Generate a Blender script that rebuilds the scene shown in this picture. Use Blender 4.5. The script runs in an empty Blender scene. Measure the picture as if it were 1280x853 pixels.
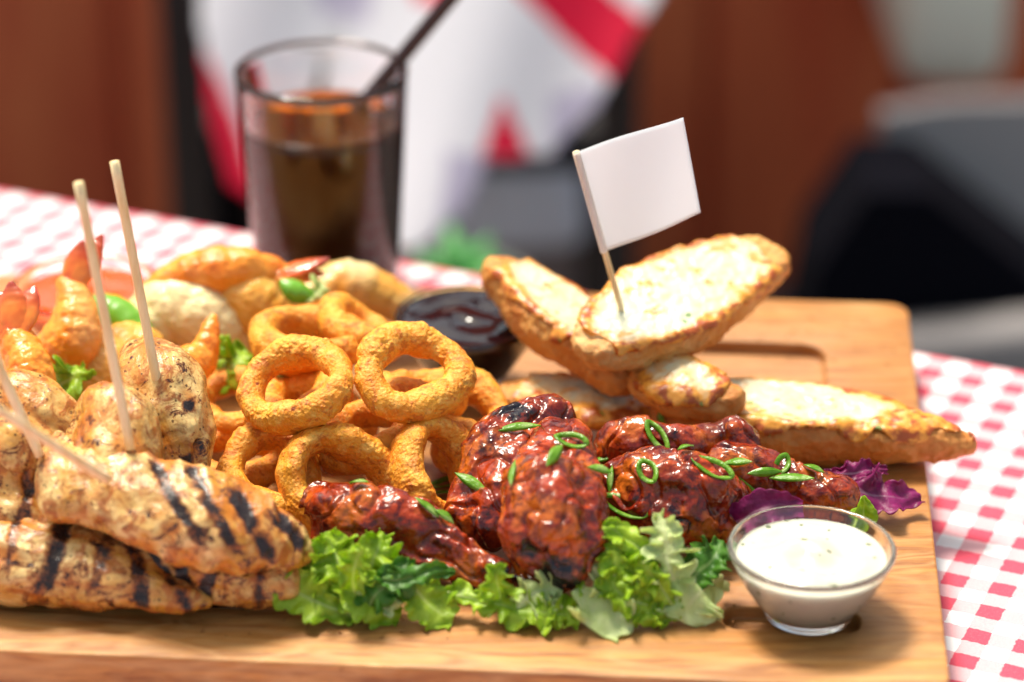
import bpy, math, random
import numpy as np
from mathutils import Vector
from mathutils.bvhtree import BVHTree

# ------------------------------------------------------------------ camera, sky, sun, exposure
SC = bpy.context.scene
COL = SC.collection
S = 0.01                                   # everything below is written in centimetres
FPX = 3555.0; PITCH = math.radians(26.0); DIST = 115.0
CAM = np.array([0, -DIST*math.cos(PITCH), DIST*math.sin(PITCH)])
FW = np.array([0, math.cos(PITCH), -math.sin(PITCH)]); UPV = np.array([0, math.sin(PITCH), math.cos(PITCH)]); RT = np.array([1.0, 0, 0])
camd = bpy.data.cameras.new('camera'); cam = bpy.data.objects.new('camera', camd); COL.objects.link(cam)
cam.location = CAM*S; cam.rotation_euler = (math.radians(90)-PITCH, 0, 0)
camd.sensor_width = 36; camd.lens = 36*FPX/1280; camd.clip_start = 0.02; camd.clip_end = 100
camd.dof.use_dof = True; camd.dof.focus_distance = 1.0; camd.dof.aperture_fstop = 4.0; camd.dof.aperture_blades = 9
SC.camera = cam
SUN_EL, SUN_AZ = math.radians(64), math.radians(-32)     # azimuth clockwise from +Y (straight behind the table)
W = bpy.data.worlds.new('World'); SC.world = W; W.use_nodes = True
wn = W.node_tree; sky = wn.nodes.new('ShaderNodeTexSky'); sky.sky_type = 'NISHITA'; sky.sun_disc = False
sky.sun_elevation = SUN_EL; sky.sun_rotation = SUN_AZ; sky.air_density = 1.0; sky.dust_density = 3.0; sky.ozone_density = 0.6
tint = wn.nodes.new('ShaderNodeMix'); tint.data_type = 'RGBA'; tint.blend_type = 'MULTIPLY'; tint.inputs[0].default_value = 1; tint.inputs[7].default_value = (1.03, 1.0, .80, 1)
wn.links.new(sky.outputs[0], tint.inputs[6]); wn.links.new(tint.outputs[2], wn.nodes['Background'].inputs[0]); wn.nodes['Background'].inputs[1].default_value = 0.125
sd = bpy.data.lights.new('sun', 'SUN'); sd.energy = 2.9; sd.angle = math.radians(15); sd.color = (1, .945, .83)
sun = bpy.data.objects.new('sun', sd); COL.objects.link(sun)
sdir = Vector((math.sin(SUN_AZ)*math.cos(SUN_EL), math.cos(SUN_AZ)*math.cos(SUN_EL), math.sin(SUN_EL)))
sun.rotation_euler = sdir.to_track_quat('Z', 'Y').to_euler()
SC.view_settings.view_transform = 'Standard'; SC.view_settings.look = 'None'; SC.view_settings.exposure = 1.05; SC.view_settings.gamma = 1
SC.cycles.max_bounces = 14; SC.cycles.transmission_bounces = 12; SC.cycles.sample_clamp_indirect = 8

# ------------------------------------------------------------------ geometry helpers
def P(u, v, z=0.0):
    "point at height z (cm) seen at position u,v of the 1280 wide photograph"
    d = FW*FPX + RT*(u-640) + UPV*(426.5-v); return CAM + d*(z-CAM[2])/d[2]
def PY(u, v, y):
    d = FW*FPX + RT*(u-640) + UPV*(426.5-v); return CAM + d*(y-CAM[1])/d[1]
def unit(a):
    a = np.array(a, float); return a/np.linalg.norm(a)

_r = np.random.RandomState(7)
_perm = _r.permutation(256); _perm = np.concatenate([_perm]*3)
_g = _r.normal(size=(256, 3)); _g /= np.linalg.norm(_g, axis=1)[:, None]
def noise(p, seed=0):
    p = p + seed*17.31; i = np.floor(p).astype(int); f = p-i; i &= 255
    w = f*f*f*(f*(f*6-15)+10); out = 0
    for dx in (0, 1):
        for dy in (0, 1):
            for dz in (0, 1):
                h = _perm[_perm[_perm[(i[:, 0]+dx) & 255]+((i[:, 1]+dy) & 255)]+((i[:, 2]+dz) & 255)]
                g = _g[h]; d = (f[:, 0]-dx)*g[:, 0]+(f[:, 1]-dy)*g[:, 1]+(f[:, 2]-dz)*g[:, 2]
                out = out + d*(w[:, 0] if dx else 1-w[:, 0])*(w[:, 1] if dy else 1-w[:, 1])*(w[:, 2] if dz else 1-w[:, 2])
    return out*1.6
def fbm(p, seed=0, o=4):
    a, s, t = 1.0, 0, 0
    for k in range(o):
        s = s+a*noise(p*2**k, seed+k*3); t += a; a *= .5
    return s/t*1.4
def worley(p, seed=0):
    i = np.floor(p).astype(int); best = np.full(len(p), 9.0)
    for dx in (-1, 0, 1):
        for dy in (-1, 0, 1):
            for dz in (-1, 0, 1):
                c = i+np.array([dx, dy, dz]); k = _perm[_perm[_perm[(c[:, 0]+seed) & 255]+(c[:, 1] & 255)]+(c[:, 2] & 255)]
                q = c+(_g[k]*.45+.5); best = np.minimum(best, ((q-p)**2).sum(1))
    return np.sqrt(best)

def nets(fn, lo, hi, h):
    "closed surface of fn < 0 inside a box, as one quad mesh"
    lo = np.array(lo, float); n = np.ceil((np.array(hi)-lo)/h).astype(int)+1
    ax = [lo[k]+h*np.arange(n[k]) for k in range(3)]
    B = 4; nb = np.ceil(n/B).astype(int)          # coarse blocks first, fine samples only near the surface
    cc = np.stack(np.meshgrid(*[lo[k]+h*(B*np.arange(nb[k])+(B-1)/2) for k in range(3)], indexing='ij'), -1).reshape(-1, 3)
    fc = fn(cc).reshape(nb); near = np.abs(fc) < B*h*1.25+.12
    up = lambda a: a.repeat(B, 0).repeat(B, 1).repeat(B, 2)[:n[0], :n[1], :n[2]]
    f = up(fc).copy(); m = up(near); ii = np.argwhere(m); f[m] = fn(lo+h*ii)
    f = f.reshape(n); f[0] = f[-1] = 1; f[:, 0] = f[:, -1] = 1; f[:, :, 0] = f[:, :, -1] = 1
    c = {(a, b, d): f[a:n[0]-1+a, b:n[1]-1+b, d:n[2]-1+d] for a in (0, 1) for b in (0, 1) for d in (0, 1)}
    acc = np.zeros(tuple(n-1)+(3,)); cnt = np.zeros(tuple(n-1))
    for ka in c:
        for k in range(3):
            if ka[k]: continue
            kb = list(ka); kb[k] = 1; A, B = c[ka], c[tuple(kb)]
            m = (A < 0) != (B < 0)
            if not m.any(): continue
            t = A[m]/(A[m]-B[m]); q = np.tile(np.array(ka, float), (len(t), 1)); q[:, k] = t
            acc[m] += q; cnt[m] += 1
    act = cnt > 0; idx = np.full(cnt.shape, -1); idx[act] = np.arange(act.sum())
    cell = np.argwhere(act); V = lo+h*(cell+acc[act]/cnt[act][:, None])
    F = []
    s = f < 0
    for k in range(3):
        a = np.take(s, range(0, n[k]-1), k); b = np.take(s, range(1, n[k]), k)
        e = np.argwhere(a != b); k1, k2 = (k+1) % 3, (k+2) % 3
        e = e[(e[:, k1] > 0) & (e[:, k2] > 0) & (e[:, k1] < n[k1]-1) & (e[:, k2] < n[k2]-1)]
        if not len(e): continue
        def at(o1, o2):
            q = e.copy(); q[:, k1] -= o1; q[:, k2] -= o2; return idx[q[:, 0], q[:, 1], q[:, 2]]
        quad = np.stack([at(1, 1), at(0, 1), at(0, 0), at(1, 0)], 1)
        ins = a[e[:, 0], e[:, 1], e[:, 2]]; quad[~ins] = quad[~ins][:, ::-1]
        F.append(quad)
    return V, np.concatenate(F)
def normals(V, F):
    a = V[F[:, 2]]-V[F[:, 0]]; b = V[F[:, 3]]-V[F[:, 1]]; fn = np.cross(a, b); N = np.zeros_like(V)
    for k in range(4):
        for j in range(3): N[:, j] += np.bincount(F[:, k], fn[:, j], len(V))
    return N/np.maximum(np.linalg.norm(N, axis=1), 1e-12)[:, None]
def smooth(V, F, it=1):
    for _ in range(it):
        s = np.zeros_like(V); c = np.zeros(len(V))
        for k in range(4):
            a, b = F[:, k], F[:, (k+1) % 4]
            c += np.bincount(a, minlength=len(V))
            for j in range(3): s[:, j] += np.bincount(a, V[b, j], len(V))
        V = .5*V+.5*s/np.maximum(c, 1)[:, None]
    return V

SURF = []                                  # built food surfaces, so that garnish can be laid on them
def mesh_obj(name, V, F, mat, parent=None, attrs=None, smooth_=True, origin=None, surf=False):
    "V in cm world space; F an (n,4) array or a list of faces"
    V = np.asarray(V, float)
    if parent is None:
        o_ = np.array([V[:, 0].mean(), V[:, 1].mean(), V[:, 2].min()]) if origin is None else np.array(origin, float)
    else:
        o_ = np.array(parent['_o'])
    me = bpy.data.meshes.new(name); W_ = ((V-o_)*S).astype(np.float32)
    if isinstance(F, np.ndarray):
        n, k = F.shape
        me.vertices.add(len(V)); me.vertices.foreach_set('co', W_.ravel())
        me.loops.add(n*k); me.loops.foreach_set('vertex_index', F.astype(np.int32).ravel())
        me.polygons.add(n); me.polygons.foreach_set('loop_start', (np.arange(n)*k).astype(np.int32))
        me.update(calc_edges=True)
    else:
        me.from_pydata(W_.tolist(), [], F); me.update()
    me.polygons.foreach_set('use_smooth', [smooth_]*len(me.polygons))
    for a, val in (attrs or {}).items():
        val = np.asarray(val, np.float32)
        if val.ndim == 1: at = me.attributes.new(a, 'FLOAT', 'POINT'); at.data.foreach_set('value', val)
        else: at = me.attributes.new(a, 'FLOAT_VECTOR', 'POINT'); at.data.foreach_set('vector', val.ravel())
    if mat: me.materials.append(mat)
    o = bpy.data.objects.new(name, me); COL.objects.link(o)
    if parent is None:
        o.location = o_*S; o['_o'] = o_.tolist()
    else:
        o.parent = parent; o['_o'] = o_.tolist()
    if surf: SURF.append((V, F))
    return o
def tag(o, label, cat, group=None, kind=None):
    if label: o['label'] = label
    if cat: o['category'] = cat
    if group: o['group'] = group
    if kind: o['kind'] = kind
    return o
def root(name, loc, label, cat, group=None):
    o = bpy.data.objects.new(name, None); COL.objects.link(o); o.location = np.array(loc)*S; o['_o'] = list(map(float, loc)); o.empty_display_size = .01
    return tag(o, label, cat, group)

# distance fields
def chain(pts, rad, n=None, flat=1.0):
    pts = np.array(pts, float); rad = np.array(rad, float)
    def f(p):
        best = np.full(len(p), 1e9)
        for a, b, ra, rb in zip(pts[:-1], pts[1:], rad[:-1], rad[1:]):
            ab = b-a; t = np.clip(((p-a)@ab)/(ab@ab), 0, 1); d = p-a-t[:, None]*ab
            l2 = (d*d).sum(1)
            if n is not None:
                q = d@n; l2 = l2+q*q*(1/flat**2-1)
            best = np.minimum(best, np.sqrt(l2)-(ra+(rb-ra)*t))
        return best*(min(1, flat))
    return f
def spline(pts, rad, m=14):
    "smooth a control polyline"
    pts = np.array(pts, float); rad = np.array(rad, float); k = len(pts); T = np.linspace(0, k-1, m); A = np.column_stack([pts, rad])
    out = []
    for t in T:
        i = min(int(t), k-2); f = t-i; p0, p1, p2, p3 = A[max(i-1, 0)], A[i], A[i+1], A[min(i+2, k-1)]
        out.append(.5*((2*p1)+(-p0+p2)*f+(2*p0-5*p1+4*p2-p3)*f*f+(-p0+3*p1-3*p2+p3)*f**3))
    out = np.array(out); return out[:, :3], out[:, 3]
def smin(a, b, k=.3):
    h = np.clip(.5+.5*(b-a)/k, 0, 1); return b*(1-h)+a*h-k*h*(1-h)
def blob_mesh(fields, lo, hi, h=.07, k=.35, sm=2, floor=True):
    def fn(p):
        d = fields[0](p)
        for g in fields[1:]: d = smin(d, g(p), k)
        if floor: d = np.maximum(d, .02-p[:, 2])
        return d
    V, F = nets(fn, lo, hi, h); V = smooth(V, F, sm); return V, F
def box_of(pts, rad, pad=.4):
    pts = np.array(pts); r = np.array(rad)[:, None]; return (pts-r).min(0)-pad, (pts+r).max(0)+pad

# plain solids for furniture and the like
def lathe(prof, c, seg=96, axis=None):
    prof = np.array(prof, float); n = len(prof); a = np.linspace(0, 2*np.pi, seg, endpoint=False)
    V = np.stack([prof[:, None, 0]*np.cos(a), prof[:, None, 0]*np.sin(a), np.repeat(prof[:, 1:2], seg, 1)], -1).reshape(-1, 3)
    i = np.arange(n-1)[:, None]; j = np.arange(seg)[None]
    F = np.stack([i*seg+j, i*seg+(j+1) % seg, (i+1)*seg+(j+1) % seg, (i+1)*seg+j], -1).reshape(-1, 4)
    return V+np.array(c), F
def tube(pts, rad, seg=12, cap=True, squash=None):
    pts = np.array(pts, float); n = len(pts); rad = np.broadcast_to(np.array(rad, float), (n,))
    T = np.gradient(pts, axis=0); T /= np.linalg.norm(T, axis=1)[:, None]
    ref = np.array([0, 0, 1.]) if abs(T[0][2]) < .9 else np.array([0, 1., 0])
    V = []
    a = np.linspace(0, 2*np.pi, seg, endpoint=False); U = unit(np.cross(T[0], ref))
    for i in range(n):
        U = unit(U-T[i]*(U@T[i])); B = np.cross(T[i], U)
        V.append(pts[i]+rad[i]*(np.cos(a)[:, None]*U+np.sin(a)[:, None]*B))
    V = np.concatenate(V); F = [(i*seg+j, i*seg+(j+1) % seg, (i+1)*seg+(j+1) % seg, (i+1)*seg+j) for i in range(n-1) for j in range(seg)]
    if cap: F += [tuple(range(seg))[::-1], tuple(range((n-1)*seg, n*seg))]
    return V, F
def box(c, size, rz=0.0, bev=0.3, rx=0.0):
    "bevelled box as V, F"
    import bmesh
    bm = bmesh.new(); bmesh.ops.create_cube(bm, size=1)
    for v in bm.verts: v.co = Vector((v.co.x*size[0], v.co.y*size[1], v.co.z*size[2]))
    if bev: bmesh.ops.bevel(bm, geom=bm.edges[:], offset=min(bev, min(size)*.4), segments=3, profile=.5, affect='EDGES')
    bm.verts.ensure_lookup_table(); V = np.array([v.co[:] for v in bm.verts]); F = [tuple(v.index for v in f.verts) for f in bm.faces]; bm.free()
    cx, sx = math.cos(rx), math.sin(rx); V = V@np.array([[1, 0, 0], [0, cx, -sx], [0, sx, cx]]).T
    cz, sz = math.cos(rz), math.sin(rz); V = V@np.array([[cz, -sz, 0], [sz, cz, 0], [0, 0, 1]]).T
    return V+np.array(c), F

# ------------------------------------------------------------------ material helpers
class M:
    def __init__(s, name):
        s.m = bpy.data.materials.new(name); s.m.use_nodes = True; s.t = s.m.node_tree
        s.b = s.t.nodes['Principled BSDF']; s.out = s.t.nodes['Material Output']
        s.tc = s.t.nodes.new('ShaderNodeTexCoord').outputs['Object']
    def put(s, sock, val):
        if isinstance(val, bpy.types.NodeSocket): s.t.links.new(val, sock)
        elif isinstance(val, (tuple, list)) and len(val) == 3 and sock.type == 'RGBA': sock.default_value = (*val, 1)
        else: sock.default_value = val
    def set(s, **kw):
        for k, v in kw.items(): s.put(s.b.inputs[k.replace('_', ' ')], v)
        return s
    def coord(s, scale=(1, 1, 1), rot=(0, 0, 0), src=None):
        n = s.t.nodes.new('ShaderNodeMapping'); s.put(n.inputs[0], src or s.tc); n.inputs['Scale'].default_value = scale; n.inputs['Rotation'].default_value = rot
        return n.outputs[0]
    def noise(s, scale, detail=4, rough=.55, dist=0, vec=None):
        n = s.t.nodes.new('ShaderNodeTexNoise'); s.put(n.inputs['Vector'], vec or s.tc); n.inputs['Scale'].default_value = scale
        n.inputs['Detail'].default_value = detail; n.inputs['Roughness'].default_value = rough; n.inputs['Distortion'].default_value = dist
        return n.outputs['Fac']
    def vor(s, scale, feature='F1', vec=None, out='Distance'):
        n = s.t.nodes.new('ShaderNodeTexVoronoi'); s.put(n.inputs['Vector'], vec or s.tc); n.feature = feature; n.inputs['Scale'].default_value = scale
        return n.outputs[out]
    def attr(s, name):
        n = s.t.nodes.new('ShaderNodeAttribute'); n.attribute_name = name; return n.outputs['Fac']
    def vattr(s, name):
        n = s.t.nodes.new('ShaderNodeAttribute'); n.attribute_name = name; return n.outputs['Vector']
    def rng(s, x, a, b, c=0., d=1., smooth_=False):
        n = s.t.nodes.new('ShaderNodeMapRange'); n.clamp = True
        if smooth_: n.interpolation_type = 'SMOOTHSTEP'
        for i, v in enumerate((x, a, b, c, d)): s.put(n.inputs[i], v)
        return n.outputs[0]
    def math(s, op, a, b=0., c=None):
        n = s.t.nodes.new('ShaderNodeMath'); n.operation = op; s.put(n.inputs[0], a); s.put(n.inputs[1], b)
        if c is not None: s.put(n.inputs[2], c)
        return n.outputs[0]
    def mix(s, f, a, b, mode='MIX'):
        n = s.t.nodes.new('ShaderNodeMix'); n.data_type = 'RGBA'; n.blend_type = mode; s.put(n.inputs[0], f); s.put(n.inputs[6], a); s.put(n.inputs[7], b); return n.outputs[2]
    def bump(s, h, dist=.0005, strength=1., nrm=None):
        n = s.t.nodes.new('ShaderNodeBump'); n.inputs['Strength'].default_value = strength; n.inputs['Distance'].default_value = dist; s.put(n.inputs['Height'], h)
        if nrm is not None: s.put(n.inputs['Normal'], nrm)
        return n.outputs[0]
    def sss(s, w, rad, scale=.003):
        s.set(Subsurface_Weight=w, Subsurface_Radius=rad, Subsurface_Scale=scale); return s

def simple(name, col, rough=.5, metal=0., **kw):
    m = M(name); m.set(Base_Color=col, Roughness=rough, Metallic=metal, **kw); return m.m

# ---- materials
def mk_onion():
    m = M('onion ring crumb coating'); n1 = m.noise(80, 4, .6); n2 = m.noise(750, 4, .7); n3 = m.noise(260, 4, .65); v = m.vor(1000, 'SMOOTH_F1')
    c = m.mix(m.rng(n1, .40, .60), (.78, .245, .010), (.88, .38, .03))
    c = m.mix(m.math('MULTIPLY', m.rng(n3, .50, .62), .7), c, (.88, .47, .09))
    c = m.mix(m.math('MULTIPLY', m.rng(m.noise(190, 4, .7, .5), .53, .62), .75), c, (.50, .11, .006))
    c = m.mix(m.math('MULTIPLY', m.rng(n2, .58, .70), .45), c, (.52, .13, .01))
    c = m.mix(m.rng(m.attr('edge'), .25, .8), c, (.26, .045, .004))
    m.set(Base_Color=c, Roughness=m.rng(n2, .3, .7, .36, .6), Specular_IOR_Level=.4)
    m.set(Normal=m.bump(m.math('ADD', m.math('MULTIPLY', n2, 1.2), m.math('ADD', m.math('MULTIPLY', v, .7), m.math('MULTIPLY', n3, .6))), .0008, .7)); m.sss(.12, (.6, .22, .05), .002); return m.m
def mk_wing():
    m = M('sticky glazed wing skin'); n1 = m.noise(80, 5, .6); n2 = m.noise(520, 4, .65); n3 = m.noise(170, 4, .65, .8)
    v = m.vor(400, 'SMOOTH_F1'); nf = m.noise(300, 2, .5)
    c = m.mix(m.rng(n1, .40, .60), (.14, .009, .003), (.40, .042, .006))
    c = m.mix(m.math('MULTIPLY', m.rng(m.noise(58, 4, .6, .4), .50, .62), .9), c, (.52, .12, .012))
    c = m.mix(m.math('MULTIPLY', m.rng(n3, .50, .61), .8), c, (.045, .004, .007))
    c = m.mix(m.math('MULTIPLY', m.rng(nf, .55, .68), .3), c, (.40, .06, .010))
    c = m.mix(m.rng(m.math('ADD', m.attr('char'), m.math('MULTIPLY', m.math('SUBTRACT', n2, .5), 1.)), .35, .75), c, (.008, .004, .008))
    nb = m.bump(m.math('ADD', m.math('MULTIPLY', v, m.rng(m.noise(95, 2), .4, .62, -.25, -1.1)), m.math('ADD', m.math('MULTIPLY', nf, .9), m.math('MULTIPLY', n3, .5))), .0011, .65)
    m.set(Base_Color=c, Roughness=m.rng(n2, .35, .65, .10, .26), Specular_IOR_Level=.5, Normal=nb, Coat_Weight=.0, Coat_Roughness=.06, Coat_Normal=nb); return m.m
def mk_chicken():
    m = M('grilled chicken meat'); fv = m.vattr('fib'); n1 = m.noise(70, 5, .6, .4, fv); n2 = m.noise(330, 4, .65, 0, fv); n3 = m.noise(120, 5, .7, .8)
    c = m.mix(m.rng(n1, .40, .62), (.74, .51, .20), (.54, .24, .03))
    c = m.mix(m.math('MULTIPLY', m.rng(n3, .48, .58), .8), c, (.34, .075, .005))
    c = m.mix(m.math('MULTIPLY', m.rng(m.attr('edge'), .4, .95), .85), c, (.56, .17, .014))
    c = m.mix(m.math('MULTIPLY', m.rng(n2, .55, .66), .45), c, (.50, .17, .03))
    fl = m.math('MULTIPLY', m.math('LESS_THAN', m.vor(400), .2), m.math('GREATER_THAN', m.noise(130, 2), .50))
    c = m.mix(m.math('MULTIPLY', fl, .85), c, (.06, .03, .012))
    ch = m.math('ADD', m.attr('char'), m.math('MULTIPLY', m.math('SUBTRACT', m.noise(260, 5, .75), .5), 2.2))
    ch = m.math('ADD', ch, m.rng(m.noise(85, 5, .8, 1.2), .545, .64, 0, .8))
    c = m.mix(m.math('MULTIPLY', m.rng(ch, .08, .45), .85), c, (.24, .055, .010))
    c = m.mix(m.math('MULTIPLY', m.rng(ch, .42, .8), .97), c, (.012, .008, .009))
    nb = m.bump(m.math('ADD', m.math('MULTIPLY', n2, .55), m.math('ADD', m.math('MULTIPLY', n3, 1.0), n1)), .0012, .65)
    m.set(Base_Color=c, Roughness=m.rng(n3, .38, .62, .14, .42), Specular_IOR_Level=.42, Normal=nb); m.sss(.08, (.8, .35, .15), .002); return m.m
def mk_shrimp(name, a, b, d, pale):
    m = M(name); n1 = m.noise(55, 4, .55, .4); n2 = m.noise(330, 4, .6)
    c = m.mix(m.rng(n1, .36, .62), a, b); c = m.mix(m.math('MULTIPLY', m.rng(m.noise(130, 4, .6), .55, .7), .7), c, d)
    c = m.mix(m.rng(m.attr('pale'), .2, .8), c, pale)
    m.set(Base_Color=c, Roughness=.24, Specular_IOR_Level=.45, Normal=m.bump(n2, .0012, .6)); m.sss(.2, (.8, .3, .1), .004); return m.m
def mk_shell():
    m = M('shrimp tail shell'); w = m.noise(120, 3, .5, 0, m.coord((1, 1, .25)))
    c = m.mix(m.rng(w, .4, .65), (.75, .10, .01), (.85, .24, .03)); c = m.mix(m.rng(m.attr('tip'), .5, 1), c, (.33, .028, .01))
    m.set(Base_Color=c, Roughness=.22, Coat_Weight=.4, Normal=m.bump(w, .001, .5)); m.sss(.15, (.8, .2, .08), .003); return m.m
def mk_crust():
    m = M('baked bread crust'); n1 = m.noise(50, 4, .6); n2 = m.noise(350, 5, .7); n3 = m.noise(130, 4, .65)
    c = m.mix(m.rng(n1, .35, .65), (.66, .31, .07), (.52, .17, .02)); c = m.mix(m.math('MULTIPLY', m.rng(n3, .55, .7), .7), c, (.50, .15, .02))
    c = m.mix(m.math('MULTIPLY', m.rng(m.attr('pale'), .2, .9), .8), c, (.74, .47, .19))
    m.set(Base_Color=c, Roughness=.55, Normal=m.bump(m.math('ADD', n2, n3), .0014, .7)); m.sss(.2, (.8, .4, .15), .004); return m.m
def mk_cheese():
    m = M('melted cheese and garlic topping'); n2 = m.noise(300, 4, .6); n3 = m.noise(110, 4, .6, .6); n4 = m.noise(70, 3, .5)
    base = m.mix(m.rng(n4, .4, .6), (.62, .54, .33), (.60, .58, .42))
    br = m.math('MAXIMUM', m.math('MULTIPLY', m.rng(n3, .565, .63), .85), m.rng(m.math('ADD', m.attr('brown'), m.math('MULTIPLY', m.math('SUBTRACT', n3, .5), 1.2)), .3, .75))
    c = m.mix(br, base, (.72, .30, .035)); c = m.mix(m.rng(m.math('MULTIPLY', br, m.noise(190, 3)), .44, .58), c, (.36, .07, .008))
    fl = m.math('MULTIPLY', m.math('LESS_THAN', m.vor(110), .16), m.math('GREATER_THAN', m.noise(60, 2), .53))
    c = m.mix(m.math('MULTIPLY', fl, .8), c, (.12, .25, .05))
    m.set(Base_Color=c, Roughness=.38, Normal=m.bump(m.math('ADD', n2, m.math('MULTIPLY', n3, 1.2)), .0008, .4)); m.sss(.2, (.9, .75, .45), .003); return m.m
def mk_leaf(name, green, light, white, rough=.36):
    m = M(name); n1 = m.noise(140, 4, .6); e = m.attr('edge')
    c = m.mix(m.rng(n1, .38, .64), green, light); c = m.mix(m.rng(m.attr('rib'), .25, .95), c, white)
    tr = m.t.nodes.new('ShaderNodeBsdfTranslucent'); m.put(tr.inputs[0], m.mix(.0, c, (1, 1, 1)))
    mx = m.t.nodes.new('ShaderNodeMixShader'); mx.inputs[0].default_value = .5
    nb = m.bump(m.math('ADD', m.noise(330, 4, .6), m.math('MULTIPLY', m.vor(210), .6)), .0012, .6)
    m.set(Base_Color=c, Roughness=rough, Specular_IOR_Level=.5, Normal=nb); m.put(tr.inputs['Normal'], nb)
    m.t.links.new(m.b.outputs[0], mx.inputs[1]); m.t.links.new(tr.outputs[0], mx.inputs[2]); m.t.links.new(mx.outputs[0], m.out.inputs[0]); return m.m
def mk_wood():
    m = M('oiled oak board'); g = m.noise(9, 6, .6, .4, m.coord((3.0, 26, 26))); f = m.noise(60, 5, .7, 0, m.coord((2, 30, 30)))
    w = m.noise(2.2, 3, .5, 1.2, m.coord((3, 14, 14))); st = m.math('FRACT', m.math('MULTIPLY', w, 9.))
    pl = m.noise(1., 1, .3, 0, m.coord((.6, 17, 1)))
    c = m.mix(m.rng(g, .36, .66), (.25, .078, .013), (.53, .225, .046))
    c = m.mix(m.math('MULTIPLY', m.rng(m.math('PINGPONG', st, .5), .0, .5), .4), c, (.66, .38, .15))
    c = m.mix(m.math('MULTIPLY', m.rng(pl, .42, .60, 0, 1), .5), c, (.33, .125, .03))
    c = m.mix(m.math('MULTIPLY', m.rng(f, .58, .72), .5), c, (.22, .08, .022))
    c = m.mix(m.math('MULTIPLY', m.rng(m.attr('stain'), .1, .9), .75), c, (.10, .025, .008))
    kn = m.math('GREATER_THAN', m.noise(14, 2, .3, 0, m.coord((3, 60, 1), (0, 0, .5))), .70); c = m.mix(m.math('MULTIPLY', kn, .3), c, (.20, .07, .015))
    m.set(Base_Color=c, Roughness=m.rng(f, .3, .7, .30, .48), Specular_IOR_Level=.5, Normal=m.bump(m.math('ADD', f, g), .0004, .6)); return m.m
def mk_glass(name, col=(1, 1, 1), rough=0., ior=1.47):
    m = M(name); m.set(Base_Color=col, Roughness=rough, IOR=ior, Transmission_Weight=1.0); return m.m
def mk_sauce(name, col, rough, flecks=None, sssw=.2, srad=(.9, .8, .6), coat=.0, bump=.4, sc=90):
    m = M(name); c = col; n = m.noise(sc, 2, .5, .6)
    if flecks:
        fl = m.math('MULTIPLY', m.math('LESS_THAN', m.vor(190), .19), m.math('GREATER_THAN', m.noise(110, 2), .50)); c = m.mix(m.math('MULTIPLY', fl, .85), col, flecks)
    m.set(Base_Color=c, Roughness=rough, Coat_Weight=coat, Coat_Roughness=.03, Normal=m.bump(n, .002, bump)); m.sss(sssw, srad, .004); return m.m
def mk_stick():
    m = M('bamboo stick'); n = m.noise(300, 4, .6, 0, m.coord((1, 1, .06)))
    m.set(Base_Color=m.mix(m.rng(n, .35, .65), (.74, .50, .22), (.90, .72, .42)), Roughness=.5, Normal=m.bump(n, .0004, .5)); return m.m
def mk_gingham():
    m = M('red and white gingham cotton'); xy = m.vattr('weave'); sp = m.t.nodes.new('ShaderNodeSeparateXYZ'); m.put(sp.inputs[0], xy)
    wob = m.math('MULTIPLY', m.math('SUBTRACT', m.noise(500, 2), .5), .10)
    def stripe(s):
        a = m.math('FRACT', m.math('ADD', s, wob)); return m.math('LESS_THAN', a, .5)
    a, b = stripe(sp.outputs[0]), stripe(sp.outputs[1]); k = m.math('ADD', a, b)
    thr = m.math('MULTIPLY', m.math('SUBTRACT', m.noise(2600, 2, .6), .5), .55)
    f = m.math('ADD', m.math('MULTIPLY', k, .5), m.math('MULTIPLY', thr, m.math('GREATER_THAN', k, .5)))
    f = m.rng(f, .12, 1.0)
    c = m.mix(m.math('POWER', f, .72), (.78, .76, .77), (.60, .055, .10))
    m.set(Base_Color=c, Roughness=.9, Normal=m.bump(m.math('ADD', m.noise(2200, 2), m.math('MULTIPLY', m.noise(60, 3), 2.)), .0006, .5)); return m.m
def mk_paper():
    m = M('white paper'); tr = m.t.nodes.new('ShaderNodeBsdfTranslucent'); tr.inputs[0].default_value = (.90, .92, .95, 1); mx = m.t.nodes.new('ShaderNodeMixShader'); mx.inputs[0].default_value = .6
    m.set(Base_Color=(.86, .87, .90), Roughness=.7); m.t.links.new(m.b.outputs[0], mx.inputs[1]); m.t.links.new(tr.outputs[0], mx.inputs[2]); m.t.links.new(mx.outputs[0], m.out.inputs[0]); return m.m
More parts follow.
